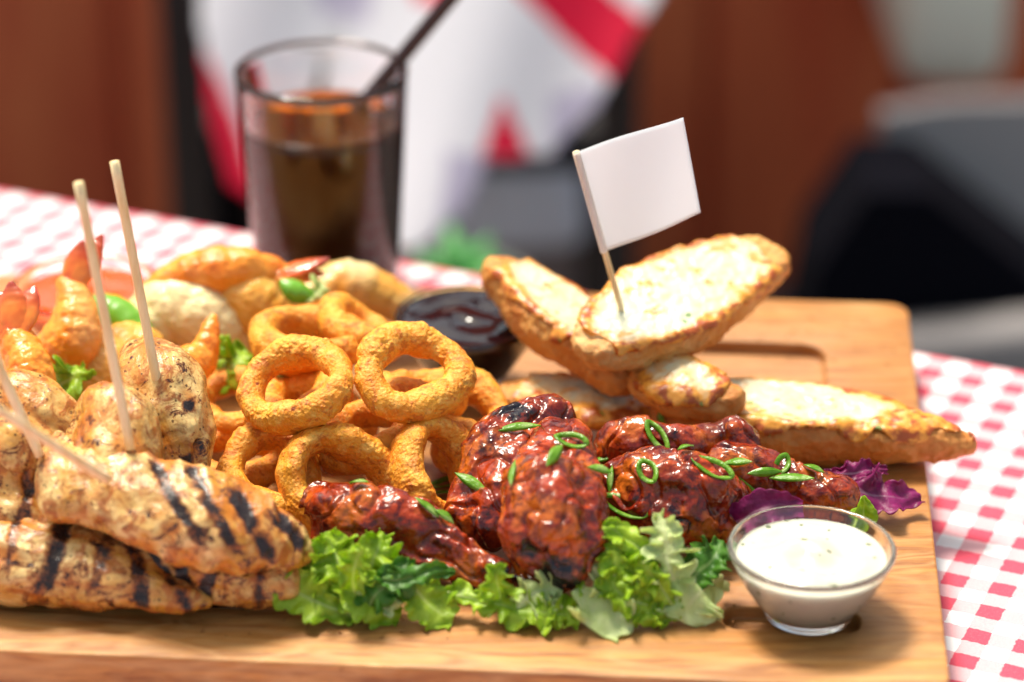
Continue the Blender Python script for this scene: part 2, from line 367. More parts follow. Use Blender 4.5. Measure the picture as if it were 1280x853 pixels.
MAT = dict(onion=mk_onion(), wing=mk_wing(), chicken=mk_chicken(),
    shrimp=mk_shrimp('fried shrimp batter', (.80, .33, .035), (.86, .46, .09), (.55, .13, .012), (.88, .70, .36)),
    shrimp_red=mk_shrimp('glazed shrimp batter', (.82, .22, .015), (.88, .36, .04), (.52, .07, .006), (.90, .55, .22)),
    shell=mk_shell(), crust=mk_crust(), cheese=mk_cheese(), wood=mk_wood(),
    lettuce=mk_leaf('frisee lettuce leaf', (.30, .50, .012), (.56, .74, .06), (.78, .86, .42)),
    pale=mk_leaf('pale inner lettuce leaf', (.66, .78, .30), (.78, .85, .45), (.88, .90, .66)),
    dark=mk_leaf('dark green salad leaf', (.07, .22, .02), (.14, .34, .035), (.45, .60, .22)),
    radicchio=mk_leaf('radicchio leaf', (.22, .008, .085), (.38, .03, .19), (.80, .55, .68)),
    scallion=mk_leaf('spring onion', (.16, .40, .02), (.32, .58, .06), (.62, .76, .30), .25),
    glass=mk_glass('clear glass'), tumbler=mk_glass('tumbler glass', (.99, .97, .98)),
    white=mk_sauce('white herb dip', (.55, .53, .43), .25, (.07, .11, .03), .12, coat=.1),
    black=mk_sauce('dark barbecue sauce', (.010, .002, .004), .07, None, 0, coat=.0, bump=.5, sc=35),
    orange=mk_sauce('sweet chilli sauce', (.82, .075, .001), .10, None, .05, (.9, .2, .05), .3),
    stick=mk_stick(), gingham=mk_gingham(), paper=mk_paper(),
    straw=simple('dark straw plastic', (.035, .012, .012), .25), lime=mk_sauce('lime rind', (.14, .36, .02), .3, None, .2, (.4, .8, .2)))

# ================================================================== large structure and background
TZ = -2.5                                   # table top height; the board's top is z = 0
TA = math.radians(-23); e1 = np.array([math.cos(TA), math.sin(TA), 0]); e2 = np.array([-math.sin(TA), math.cos(TA), 0])
T0 = np.array([-1.4, 12.2, 0.0])
def tbl(s, t, z=TZ): return T0+e1*s+e2*t+np.array([0, 0, z])

m_floor = M('dark stone floor'); m_floor.set(Base_Color=m_floor.mix(m_floor.rng(m_floor.noise(6), .4, .6), (.10, .085, .08), (.16, .14, .135)), Roughness=.6)
V, F = box((0, 60, -78.5), (900, 700, 3), 0, 0)
tag(mesh_obj('floor', V, F, m_floor.m, smooth_=False), None, None, kind='structure')
m_wall = M('reddish brown wood panelling'); gw = m_wall.noise(3, 5, .6, .5, m_wall.coord((6, 6, .6)))
m_wall.set(Base_Color=m_wall.mix(m_wall.rng(gw, .35, .65), (.62, .08, .028), (.80, .18, .06)), Roughness=.5)
wall = tag(mesh_obj('wall', *box((0, 176, 1), (520, 8, 156), 0, 0), m_wall.m, smooth_=False), None, None, kind='structure')
wall['_o'] = [0, 176, -77]
for k in range(24):
    V, F = box((-230+k*20, 171.2, 1), (18.6, 2.4, 154), 0, .5)
    mesh_obj('plank', V, F, m_wall.m, parent=wall)

# ---- table with gingham cloth
cloth_s = np.arange(-95, 70.01, .8); prof = [(t, 0.) for t in np.arange(-95, -.39, .8)]
for a in np.linspace(0, math.pi/2, 6): prof.append((-.4+.6*math.sin(a), -.6*(1-math.cos(a))))
for d in np.arange(1.2, 20, .8): prof.append((.2+.03*d, -d))
prof = np.array(prof); arc = np.concatenate([[0], np.cumsum(np.linalg.norm(np.diff(prof, axis=0), axis=1))]); arc -= arc[len(np.arange(-95, -.39, .8))-1]
V = []; Wv = []
for (t, z), l in zip(prof, arc):
    for s in cloth_s:
        fold = .9*math.sin(s*.33)*min(1, max(0, -z/9)); V.append(tbl(s, t+fold, TZ+z)); Wv.append((s/1.76+.2, l/1.76, 0))
V = np.array(V); flat_ = V[:, 2] > TZ-.01
bo = np.array([[math.cos(math.radians(-4.4)), math.sin(math.radians(-4.4))]])
V[:, 2] += np.where(flat_, .10*np.clip(noise(np.column_stack([V[:, 0]*.12, V[:, 1]*.2, V[:, 0]*0]), 5), -.2, 1), 0)-.05
n = len(cloth_s); F = np.array([(i*n+j, i*n+j+1, (i+1)*n+j+1, (i+1)*n+j) for i in range(len(prof)-1) for j in range(n-1)])
cloth = mesh_obj('tablecloth', V, F, MAT['gingham'], attrs={'weave': np.array(Wv)})
tag(cloth, 'red and white gingham cloth covering the table under the serving board', 'tablecloth')
sl = cloth.modifiers.new('thickness', 'SOLIDIFY'); sl.thickness = .0006; sl.offset = -1
m_tw = simple('dark table wood', (.10, .045, .02), .5)
c = tbl(-12.5, -47.6, 0)
table = root('table', (c[0], c[1], -77), 'dark wooden table hidden beneath the gingham cloth', 'table')
mesh_obj('table_top', *box((c[0], c[1], TZ-2.0), (163, 94, 3.4), TA, .3), m_tw, parent=table, smooth_=False)
for a, b in ((-1, -1), (-1, 1), (1, -1), (1, 1)):
    q = tbl(-12.5+a*75, -47.6+b*40, 0); mesh_obj('leg', *box((q[0], q[1], -41), (6, 6, 72), TA, .3), m_tw, parent=table, smooth_=False)

# ---- blurred things beyond the table
def slab(name, pts, th, mat, parent=None, wave=0, attrs_fn=None, nsub=1):
    pts = np.array(pts); n = len(pts); nrm = unit(np.cross(pts[1]-pts[0], pts[2]-pts[0]))
    V = np.concatenate([pts-nrm*th/2, pts+nrm*th/2]); F = [tuple(range(n))[::-1], tuple(range(n, 2*n))]+[(i, (i+1) % n, n+(i+1) % n, n+i) for i in range(n)]
    return mesh_obj(name, V, F, mat, parent, smooth_=False)
def inpoly(u, v, poly):
    r = np.zeros(len(u), bool); k = len(poly)
    for i in range(k):
        (x1, y1), (x2, y2) = poly[i], poly[(i+1) % k]
        c_ = ((y1 > v) != (y2 > v)) & (u < (x2-x1)*(v-y1)/(y2-y1+1e-9)+x1); r ^= c_
    return r
m_dark = simple('black chair upholstery', (.012, .011, .016), .6); m_frame = simple('dark stained chair wood', (.018, .010, .008), .7)
FY = 92.0
m_black = simple('black fabric', (.004, .004, .007), 1., Specular_IOR_Level=.05)
chair = root('chair', (PY(520, 0, FY+6)[0], FY+20, -77), 'dark wooden chair behind the drink with a flag draped over its back', 'chair', None)
xl, xr = PY(225, 0, FY+5)[0], PY(775, 0, FY+5)[0]
for x in (xl, xr):
    mesh_obj('back_leg', *box((x, FY+6, -35), (3.2, 3.2, 84), 0, .4), m_frame, parent=chair)
    mesh_obj('front_leg', *box((x, FY+48, -55), (3.2, 3.2, 43), 0, .4), m_frame, parent=chair)
mesh_obj('top_rail', *box(((xl+xr)/2, FY+6, 4), (xr-xl-3.4, 2.5, 7), 0, .6), m_frame, parent=chair)
mesh_obj('lower_rail', *box(((xl+xr)/2, FY+6, -16), (xr-xl-3.4, 2.0, 5), 0, .6), m_frame, parent=chair)
ba, bb = PY(300, -140, FY+1.5), PY(300, 300, FY+1.5-450*.055); bd = bb-ba
mesh_obj('backrest', *box(((xl+xr)/2, (ba[1]+bb[1])/2, (ba[2]+bb[2])/2), (xr-xl-14, 1.2, math.hypot(bd[1], bd[2])*.6), 0, .3, rx=-math.atan2(-bd[1], -bd[2])), m_black, parent=chair)
mesh_obj('seat', *box(((xl+xr)/2, FY+28, -32), (xr-xl+2, 43, 4), 0, 1), m_dark, parent=chair)
# draped flag
outline = [(236, -150), (250, 40), (262, 150), (285, 232), (330, 262), (430, 300), (520, 318), (585, 262), (612, 205), (690, 196), (752, 128), (800, 40), (835, -20), (860, -150)]
reds = [[(640, -20), (750, -20), (812, 30), (790, 85), (764, 100), (700, 45)], [(255, 60), (296, 150), (330, 262), (285, 240), (255, 150)],
        [(628, 118), (662, 196), (600, 200)], [(500, -60), (552, -60), (560, 8), (520, 0)], [(240, -150), (280, -150), (450, -60), (400, -60)]]
lilac_shades = [[(372, -60), (470, -60), (462, 30), (405, 22)], [(560, 190), (612, 196), (600, 250), (548, 290)], [(690, 120), (748, 104), (760, 140), (690, 196)]]  # pale lilac patches that paint shading onto the white cloth
gu, gv = np.meshgrid(np.arange(230, 866, 5.), np.arange(-150, 325, 5.)); sh = gu.shape; gu = gu.ravel(); gv = gv.ravel()
ins = inpoly(gu, gv, outline); vid = -np.ones(len(gu), int); vid[ins] = np.arange(ins.sum())
V = []
for a, b in zip(gu[ins], gv[ins]):
    q = PY(a, b, FY-1.0-(b+150)*.055+1.6*math.sin(a*.018+b*.006)); V.append(q)
idm = vid.reshape(sh); F = [(idm[i, j], idm[i+1, j], idm[i+1, j+1], idm[i, j+1]) for i in range(sh[0]-1) for j in range(sh[1]-1) if min(idm[i, j], idm[i+1, j], idm[i+1, j+1], idm[i, j+1]) >= 0]
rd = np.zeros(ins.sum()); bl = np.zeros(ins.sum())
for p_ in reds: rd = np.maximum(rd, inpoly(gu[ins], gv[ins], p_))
for p_ in lilac_shades: bl = np.maximum(bl, inpoly(gu[ins], gv[ins], p_))
mf = M('printed flag cloth'); c = mf.mix(mf.attr('red'), (.86, .85, .90), (.82, .004, .07)); c = mf.mix(mf.attr('lilac_shade'), c, (.62, .58, .72))  # red is print, lilac is shade put into the colour
tr = mf.t.nodes.new('ShaderNodeBsdfTranslucent'); mf.put(tr.inputs[0], c); mxs = mf.t.nodes.new('ShaderNodeMixShader'); mxs.inputs[0].default_value = .65
mf.set(Base_Color=c, Roughness=.8); mf.t.links.new(mf.b.outputs[0], mxs.inputs[1]); mf.t.links.new(tr.outputs[0], mxs.inputs[2]); mf.t.links.new(mxs.outputs[0], mf.out.inputs[0])
fl = mesh_obj('flag', np.array(V), np.array(F), mf.m, attrs={'red': rd, 'lilac_shade': bl}); sl = fl.modifiers.new('thickness', 'SOLIDIFY'); sl.thickness = .0008
tag(fl, 'white flag with broad red bars draped over the chair behind the drink', 'flag')
def pbox(name, u0, v0, u1, v1, y, dep, mat, label, cat, rz=0, roll=0, bev=1.5, group=None):
    a, b = PY(u0, v0, y), PY(u1, v1, y); cx, cz = (a[0]+b[0])/2, (a[2]+b[2])/2
    V, F = box((0, 0, 0), (abs(b[0]-a[0]), dep, abs(a[2]-b[2])), rz, bev); cr, sr = math.cos(roll), math.sin(roll)
    V = V@np.array([[cr, 0, sr], [0, 1, 0], [-sr, 0, cr]])+np.array([cx, y+dep/2, cz])
    return tag(mesh_obj(name, V, F, mat), label, cat, group)
m_grey = simple('pale grey upholstery', (.34, .31, .31), .7); m_beige = simple('cream planter', (.82, .74, .60), .6)
m_stone = simple('grey stone step', (.22, .20, .20), .7); m_leafbg = simple('plant leaves', (.03, .22, .03), .5); m_black = simple('black fabric', (.004, .004, .007), 1., Specular_IOR_Level=.05)
pbox('door_post', 205, -300, 300, 520, 128, 10, m_black, 'near black post standing between the brown wall and the flag', 'post')
pbox('cushion', 505, 215, 730, 320, 120, 16, simple('dull grey lilac cushion', (.66, .64, .72), .8), 'grey cushion low behind the flag and the drink', 'cushion', roll=.06)
pbox('stool', 600, 225, 750, 520, 140, 30, simple('taupe stool', (.24, .17, .16), .6), 'dull taupe stool behind the garlic bread', 'stool')
arm = root('armchair', (PY(1200, 300, 118)[0], 128, -77), 'black armchair with a pale grey side standing behind the board', 'armchair')
A = lambda u, v, y=112: PY(u, v, y)
slab('seat_back', [A(985, 420), A(1010, 300), A(1075, 205), A(1150, 205), A(1330, 345), A(1330, 420), A(1330, 900), A(1000, 900)], 12, m_black, parent=arm)
slab('side_panel', [A(1100, 140, 126), A(1180, 125, 126), A(1420, 120, 126), A(1420, 480, 126), A(1100, 215, 126)], 2, m_grey, parent=arm)
pbox('planter', 1135, -60, 1262, 118, 145, 26, m_beige, 'cream planter behind the black armchair', 'planter', bev=3)
pbox('step', 1120, 412, 1500, 620, 100, 5, m_stone, 'grey stone step low behind the table', 'step', roll=.10)
rl = root('potted_plant', PY(575, 330, 60), 'low green plant between the drink and the garlic bread', 'plant')
for k in range(7):
    a = k*.9; b0 = PY(575, 350, 60); d = np.array([math.cos(a)*3.2, math.sin(a)*3, 1.5+k % 3*.6]); side = unit(np.cross(d, [0, 0, 1]))*.9
    V = np.array([b0, b0+d*.5+side, b0+d, b0+d*.5-side]+[b0-[0, 0, .1], b0+d*.5+side-[0, 0, .1], b0+d-[0, 0, .1], b0+d*.5-side-[0, 0, .1]])
    mesh_obj('leaf', V, [(0, 1, 2, 3), (7, 6, 5, 4), (0, 4, 5, 1), (1, 5, 6, 2), (2, 6, 7, 3), (3, 7, 4, 0)], m_leafbg, parent=rl)
mesh_obj('pot', *lathe([(0, -12), (4, -12), (5, 0), (4.4, 0), (4.3, -1), (0, -1)], PY(575, 352, 60), 32), simple('dark pot', (.05, .05, .05), .5), parent=rl)
mesh_obj('pot_stand', *lathe([(0, -70), (6, -70), (6, -69), (1.2, -68), (1.2, -13), (5, -12.4), (5, -12), (0, -12)], PY(575, 352, 60), 24), m_frame, parent=rl)

# ================================================================== the serving board
BA = math.radians(-4.4); b1 = np.array([math.cos(BA), math.sin(BA), 0]); b2 = np.array([-math.sin(BA), math.cos(BA), 0])
corner = P(1127, 379, 0); corner = corner+b1*.25           # back right corner
BW, BD, BH = 46.0, 29.4, 2.45
def bl(s, t, z=0.): return corner-b1*s-b2*t+np.array([0, 0, z])     # s leftwards, t towards the camera
def rprism(cs, ct, w, d, r, z0, z1, n=8):
    "rounded rectangle prism in board coordinates"
    out = []
    for sx, sy, a0 in ((1, 1, 0), (-1, 1, 90), (-1, -1, 180), (1, -1, 270)):
        for k in range(n+1):
            a = math.radians(a0+90*k/n); out.append((cs+sx*(w/2-r)+r*math.cos(a), ct+sy*(d/2-r)+r*math.sin(a)))
    m_ = len(out); V = [bl(s, t, z0) for s, t in out]+[bl(s, t, z1) for s, t in out]
    F = [tuple(range(m_))[::-1], tuple(range(m_, 2*m_))]+[(i, (i+1) % m_, m_+(i+1) % m_, m_+i) for i in range(m_)]
    return np.array(V), F
def toboard(p):
    q = np.asarray(p)-corner; return -q@b1, -q@b2
bo_o = bl(BW/2, BD/2, -BH)
board = mesh_obj('serving_board', *rprism(BW/2, BD/2, BW, BD, .9, -BH, 0), MAT['wood'], origin=bo_o)
s1, t1 = toboard(P(1030, 430)); s2, t2 = toboard(P(1076, 792)); s3, t3 = toboard(P(1076, 764))
cuts = [rprism(s1+9, t1+4.6, 18, 9.2, 1.0, -.55, 1), rprism((s2+s2+4.6)/2, (t2+t3)/2, 4.6, abs(t2-t3), .6, -.5, 1)]
for i, (V, F) in enumerate(cuts):
    cu = mesh_obj('cutter', V, F, None, origin=bo_o); md = board.modifiers.new('recess', 'BOOLEAN'); md.object = cu; md.operation = 'DIFFERENCE'; md.solver = 'EXACT'
md = board.modifiers.new('edge', 'BEVEL'); md.width = .0016; md.segments = 4; md.limit_method = 'ANGLE'; md.angle_limit = math.radians(50)
bpy.context.view_layer.update(); dg = bpy.context.evaluated_depsgraph_get()
nm = bpy.data.meshes.new_from_object(board.evaluated_get(dg)); board.modifiers.clear(); board.data = nm
for o in [o for o in bpy.data.objects if o.name.startswith('cutter')]: bpy.data.objects.remove(o)
nm.polygons.foreach_set('use_smooth', [True]*len(nm.polygons))
try: nm.set_sharp_from_angle(angle=math.radians(35))
except Exception: pass
board.rotation_euler = (0, 0, 0)
tag(board, 'thick oiled oak serving board with rounded corner and shallow recesses carrying all the food', 'serving board')

# ================================================================== bowls of sauce
BOWL = [(0, .02), (1.35, .02), (1.52, .0), (1.62, .06), (1.66, .22), (1.78, .42), (2.15, .95), (2.52, 1.55), (2.80, 2.15), (2.93, 2.48), (2.99, 2.60), (3.0, 2.70), (2.95, 2.78), (2.87, 2.78),
        (2.80, 2.70), (2.72, 2.45), (2.58, 2.1), (2.30, 1.55), (1.92, .98), (1.5, .52), (.9, .36), (0, .34)]
def bowl(c, k, label, slabel, smat, level, name, sname, scat, swirl=.05, seed=0, dome=0.0, thing_mat=None):
    c = np.array(c)
    V, F = lathe(np.array(BOWL)*k, c, 112); b = tag(mesh_obj(name, V, F, thing_mat or MAT['glass'], origin=c), label, 'bowl')
    # inner wall radius at a height
    inner = BOWL[14:]
    zs = np.array([q[1] for q in inner])[::-1]; rs = np.array([q[0] for q in inner])[::-1]
    lv = level; rr = [(0, .30)]
    for z in np.linspace(.36, lv, 14): rr.append((np.interp(z, zs, rs)+.06, z))
    top = rr[-1][0]; n0 = 22
    for i in range(1, n0+1): rr.append((top*(1-i/n0), lv))
    V, F = lathe(np.array(rr)*k, c, 80)
    q = V-c; rad = np.linalg.norm(q[:, :2], axis=1)/k; up_ = q[:, 2] > (lv-.001)*k
    ang = np.arctan2(q[:, 1], q[:, 0]); sw = np.sin(rad*3.2-ang*1.0+seed)*swirl*np.clip((top-rad)/1.0, 0, 1)+noise(q*.9, seed)*swirl*1.2*np.clip((top-rad)/.8, 0, 1)
    V[:, 2] += np.where(up_, sw*k+dome*(1-(rad/top)**2)+.05*np.clip((rad/top-.93)/.07, 0, 1), 0)
    s = tag(mesh_obj(sname, V, F, smat, origin=c+[0, 0, .3]), slabel, scat)
    return b, s
cb = P(1010, 764, 0)
bowl((cb[0], cb[1]-.1, .01), .94, 'small clear glass bowl of white dip at the front corner of the board', 'creamy white herb dip in the front glass bowl', MAT['white'], 2.28, 'glass_bowl', 'herb_dip', 'dip', .12, 1, .10)
cb = P(585, 470, 0)
bowl((cb[0], cb[1], .01), .95, 'small glass bowl of dark sauce between the onion rings and garlic bread', 'glossy near black barbecue sauce in a bowl behind the onion rings', MAT['black'], 2.6, 'glass_bowl', 'barbecue_sauce', 'sauce', .05, 2)
cb = P(112, 432, 0)
bowl((cb[0], cb[1], .01), .98, 'clear bowl of orange chilli sauce beside the back left edge of the board', 'bright orange sweet chilli sauce behind the shrimp', MAT['orange'], 2.25, 'glass_bowl', 'chilli_sauce', 'sauce', .02, 3)
cb = P(2, 614, 0)
bowl((cb[0], cb[1]+.2, .01), .98, 'glass bowl half hidden behind the grilled chicken at the left edge', 'pale dip half hidden behind the leftmost grilled chicken', MAT['white'], 2.2, 'glass_bowl', 'pale_dip', 'dip', .05, 4)

# ================================================================== drink
GY = 10.8; zr = PY(405, 86, GY)[2]; gx = PY(405, 200, GY)[0]; rg = 3.72; hg = zr-TZ
prof = [(0, .05), (2.6, .05), (2.95, 0), (3.1, .15), (3.16, .6), (rg-.03, hg-.35), (rg, hg-.08), (rg-.08, hg), (rg-.2, hg), (rg-.28, hg-.1), (rg-.33, hg-.5), (2.82, 1.3), (2.5, .95), (0, .9)]
gc = np.array([gx, GY, TZ+.02])
pf = np.array(prof); dense = []
for a, b in zip(pf[:-1], pf[1:]):
    for k in range(1 if np.linalg.norm(b-a) < 2 else 10): dense.append(a+(b-a)*k/(1 if np.linalg.norm(b-a) < 2 else 10))
dense.append(pf[-1])
tag(mesh_obj('drinking_glass', *lathe(dense, gc, 128), MAT['tumbler'], origin=gc), 'tall clear tumbler of dark cola standing behind the board', 'glass')
zl = PY(405, 147, GY)[2]-TZ-.02
def gin(z): return np.interp(z, [1.3, hg-.5], [2.82, rg-.33])
lq = [(0, .88), (2.48, .93), (2.84, 1.3)]+[(gin(z)+.03, z) for z in np.linspace(1.6, zl, 12)]+[(gin(zl)*f, zl) for f in (.97, .8, .6, .4, .2, 0)]
ml = M('cola'); ml.set(Base_Color=ml.mix(ml.attr('thin'), (.03, .008, .002), (.50, .12, .010)), Roughness=.04, IOR=1.33); ml.sss(.5, (1, .30, .05), .012)  # orange here paints light glowing through the top of the cola
V, F = lathe(lq, gc, 96); glow_patch = ((V[:, 2] > gc[2]+zl-.02) & (V[:, 1] > gc[1]+.9) & (np.abs(V[:, 0]-gc[0]) < 2.4)).astype(float)  # back part of the surface that gets the painted orange glow
tag(mesh_obj('cola', V, F, ml.m, origin=gc+[0, 0, .9], attrs={'thin': glow_patch}), 'dark brown cola filling the tumbler to two thirds', 'drink')
sb = PY(425, 165, GY+1.0); st = PY(580, -22, GY+1.5)
d = unit(st-sb); sb = sb-d*2.0
V, F = tube([sb+(st-sb)*k/12*1.12 for k in range(13)], .34, 18, cap=False); o = tag(mesh_obj('straw', V, F, MAT['straw']), 'dark drinking straw leaning out of the cola glass', 'straw'); mo = o.modifiers.new('thickness', 'SOLIDIFY'); mo.thickness = .0004

# ================================================================== food builders
def lay(p, scale, seed, o=4): return fbm(p*scale, seed, o)
def nearest_axis(V, pts):
    "parameter 0..1 along a polyline for every vertex"
    pts = np.array(pts); L = np.concatenate([[0], np.cumsum(np.linalg.norm(np.diff(pts, axis=0), axis=1))]); best = np.full(len(V), 1e9); T = np.zeros(len(V))
    for i, (a, b) in enumerate(zip(pts[:-1], pts[1:])):
        ab = b-a; t = np.clip(((V-a)@ab)/(ab@ab), 0, 1); d = ((V-a-t[:, None]*ab)**2).sum(1); m_ = d < best; best[m_] = d[m_]; T[m_] = (L[i]+t[m_]*(L[i+1]-L[i]))/L[-1]
    return T, L[-1]
def pl(*uvz): return np.array([P(u, v, z) for u, v, z in uvz])

# ---- onion rings
def onion_ring(u, v, z, R, r, ax, flat, seed, label, h=.06, arc=None, squash=1.0, sa=0.0):
    c = P(u, v, z); r *= .94; ax = unit(ax); e = unit(np.cross(ax, [0, 0, 1] if abs(ax[2]) < .95 else [0, 1, 0])); f = np.cross(ax, e)
    rs = np.random.RandomState(seed); ph = rs.rand(4)*6.28
    m_ = 26; a = np.linspace(0, 2*np.pi, m_+1) if arc is None else np.linspace(arc[0], arc[1], m_+1)
    rad = R*(1+.085*np.sin(2*a+ph[0])+.045*np.sin(3*a+ph[1])); cx = np.cos(a); cy = np.sin(a)*squash
    pts = c+(rad*cx)[:, None]*e+(rad*cy)[:, None]*f+(R*.07*np.sin(2*a+ph[2]))[:, None]*ax
    rr = r*(1+.13*np.sin(2*a+ph[3])+.07*np.sin(5*a+ph[1])+.05*np.sin(9*a+ph[2]))
    if arc is None: pts[-1] = pts[0]; rr[-1] = rr[0]
    lo, hi = box_of(pts, rr*max(1, flat), .2)
    g = chain(pts, rr, ax, flat)
    def fn(p): return np.maximum(g(p)+.05*noise(p*.9, seed), .02-p[:, 2])
    V, F = nets(fn, lo, hi, h); V = smooth(V, F, 2); N = normals(V, F)
    rag = np.clip(noise(V*.9, seed+15)*2.5, 0, 1)
    d = .07*lay(V, .9, seed, 2)+(.006+.05*rag)*noise(V*3.6, seed+3)+(.012+.028*rag)*noise(V*8.5, seed+5)+.010*noise(V*11, seed+6)
    q = V-c; rho = np.linalg.norm(q-(q@ax)[:, None]*ax, axis=1); edge = np.clip((noise(V*3.2, seed+9)-.45)*2.2, 0, 1)*(rho < R+.2)
    crack = np.clip(1-np.abs(noise(V*.75, seed+11))*14, 0, 1)*np.clip(noise(V*.5, seed+12)*3, 0, 1)
    V = V+N*(d-crack*.02)[:, None]; V[:, 2] = np.maximum(V[:, 2], .01)
    return tag(mesh_obj('onion_ring', V, F, MAT['onion'], attrs={'h': d/.08, 'edge': np.maximum(edge*.9, crack*.35)}, surf=True), label, 'onion ring', 'fried onion rings heaped in the middle of the board')

onion_ring(516, 465, 4.9, 1.62, .61, (.24, -.40, .88), 1.0, 11, 'round golden onion ring on top of the heap beside the dark sauce', .045)
onion_ring(371, 481, 4.7, 1.66, .55, (-.34, -.34, .88), 1.08, 12, 'darker tilted onion ring on top of the heap nearest the shrimp', .045)
onion_ring(338, 592, 2.0, 1.50, .58, (.15, -.45, .88), 1.1, 13, 'twisted onion ring low at the left beside the grilled chicken', .05)
onion_ring(425, 608, 1.9, 1.72, .56, (.30, -.70, .62), 1.9, 14, 'broad banded onion ring standing behind the front chicken wing', .05)
onion_ring(548, 592, 2.1, 1.50, .52, (.62, -.52, .60), 1.5, 15, 'onion ring on edge under the round ring beside the glazed wings', .05)
onion_ring(388, 425, 3.9, 1.65, .58, (.1, .0, .95), 1.2, 16, 'onion ring propped behind the darker tilted ring')
onion_ring(450, 412, 3.8, 1.30, .55, (.4, .2, .85), 1.2, 17, 'small onion ring at the back peak of the heap')
onion_ring(290, 505, 1.9, 1.45, .58, (-.1, -.1, .98), 1.1, 18, 'blurred onion ring lying left of the heap beside the lettuce')
onion_ring(462, 540, 2.6, 1.5, .55, (-.2, -.1, .95), 1.3, 19, 'dark onion ring seen in the gap below the two topmost rings')
onion_ring(578, 515, 2.2, 1.5, .55, (.2, -.2, .95), 1.2, 20, 'onion ring poking out beside the dark sauce and the wings')
onion_ring(520, 492, 3.0, 1.2, .6, (.1, .3, .95), 1.2, 21, 'onion ring seen through the hole of the round golden ring')
onion_ring(300, 572, 1.2, 1.5, .55, (0, -.1, 1), 1.1, 22, 'onion ring lying flat on the board behind the grilled chicken')
onion_ring(400, 520, 1.3, 1.5, .6, (.1, .0, 1), 1.1, 23, 'onion ring at the bottom of the heap on the board')
onion_ring(600, 560, 1.0, 1.4, .5, (0, 0, 1), 1.1, 24, 'onion ring lying flat beneath the glazed wings')
onion_ring(375, 500, 2.9, 1.3, .6, (-.2, .1, .97), 1.2, 25, 'onion ring seen through the hole of the darker tilted ring')

# ---- glazed chicken wings
def wing(chains, seed, label, chars=(), h=.055, k=.3, n=None, flat=1., wr=.12):
    fs = []; lo = []; hi = []; allp = []
    for pts, rad in chains:
        p_, r_ = spline(pl(*pts), rad, 12); fs.append(chain(p_, r_, n, flat)); a, b = box_of(p_, r_); lo.append(a); hi.append(b); allp.append(p_)
    V, F = blob_mesh(fs, np.min(lo, 0), np.max(hi, 0), h, k, 2); N = normals(V, F)
    T, L = nearest_axis(V, allp[0])
    w2 = worley(V*3.4, seed); w3 = worley(V*6.5, seed+4)
    stretch = V.copy(); stretch += allp[0][0]
    wrinkle = 1-np.abs(noise(V*1.1, seed+6))*2.2
    d = 2.2*wr*lay(V, .55, seed, 3)+.022*(.42-w2)+.012*(.42-w3)+.06*wrinkle+.05*noise(V*2.1, seed+7)
    V = V+N*d[:, None]; V[:, 2] = np.maximum(V[:, 2], .01)
    crease = np.clip(1-np.abs(noise(stretch*np.array([.75, .75, .75]), seed+16))*8, 0, 1); V = V-N*(.13*crease)[:, None]; ch = np.clip((noise(V*.8, seed+8)-.5)*2.5, 0, .7)+.25*crease  # ch holds char patches plus a darker tone along the creases
    for u, v, z, r in chars:
        c = P(u, v, z); ch = np.maximum(ch, np.clip(1.25-np.linalg.norm(V-c, axis=1)/r+.35*noise(V*3, seed), 0, 1))
    low = 0
    return tag(mesh_obj('chicken_wing', V, F, MAT['wing'], attrs={'char': ch, 'h': d}, surf=True), label, 'chicken wing', 'glazed chicken wings in the front middle of the board')
wing([([(402, 632, 1.9), (445, 642, 2.2), (505, 648, 2.1), (555, 672, 1.8), (600, 700, 1.4), (622, 712, 1.4)], [.75, 1.05, .95, .62, .36, .46]),
      ([(425, 660, 1.3), (490, 680, 1.2), (555, 704, 1.0), (600, 722, .8), (622, 730, .75)], [1.0, .95, .62, .42, .5])], 31, 'long glazed wing lying across the front with its thin tip to the right', [(620, 715, 1.4, .6), (430, 672, 2.2, .8), (575, 690, 2.4, .45)], wr=.10)
wing([([(690, 528, 3.4), (650, 535, 3.4), (610, 575, 2.9), (582, 640, 1.7)], [.85, 1.0, .95, .7]), ([(668, 560, 2.9), (640, 600, 2.6), (612, 655, 1.5)], [1.0, 1.1, 1.0])], 32,
     'dark glazed wing leaning under the tall front wing beside the onion rings', [(640, 510, 4.4, .9), (606, 555, 4, .6), (600, 660, 2.2, .9)])
wing([([(712, 545, 3.9), (718, 580, 3.8), (716, 630, 3.1), (712, 680, 2.2), (700, 715, 1.3)], [.62, .9, 1.12, 1.15, .62]), ([(692, 548, 3.8), (674, 600, 3.5), (664, 655, 2.7), (666, 705, 1.4)], [.75, 1.05, 1.1, .7]), ([(694, 600, 4.1), (690, 660, 3.1)], [.9, .9])], 33,
     'tall plump glazed wing standing upright in the middle of the front', [(655, 625, 3.4, .55), (700, 725, 1.6, 1.2), (660, 690, 2.4, .6)], .05)
wing([([(768, 605, 2.0), (820, 600, 2.5), (875, 610, 2.4), (925, 622, 1.9)], [.85, 1.2, 1.05, .6]), ([(765, 628, 1.5), (830, 640, 1.7), (900, 648, 1.4)], [.9, 1.15, .8])], 34,
     'broad red glazed wing lying sideways behind the glass bowl of white dip', [(925, 628, 2.4, .5), (768, 608, 2.9, .5)], .05)
wing([([(762, 560, 2.0), (800, 552, 2.4), (850, 552, 2.5), (890, 548, 2.4), (922, 552, 2.3)], [.7, .85, .62, .6, .72]), ([(920, 538, 2.8), (925, 565, 2.1)], [.55, .6]), ([(765, 572, 1.6), (830, 568, 1.8), (890, 565, 1.7)], [.7, .8, .5])], 35,
     'charred glazed wing with a blackened patch next to the garlic bread', [(785, 552, 3.1, .75), (835, 540, 3.2, .5), (925, 540, 3.2, .45), (885, 540, 3.2, .45)])
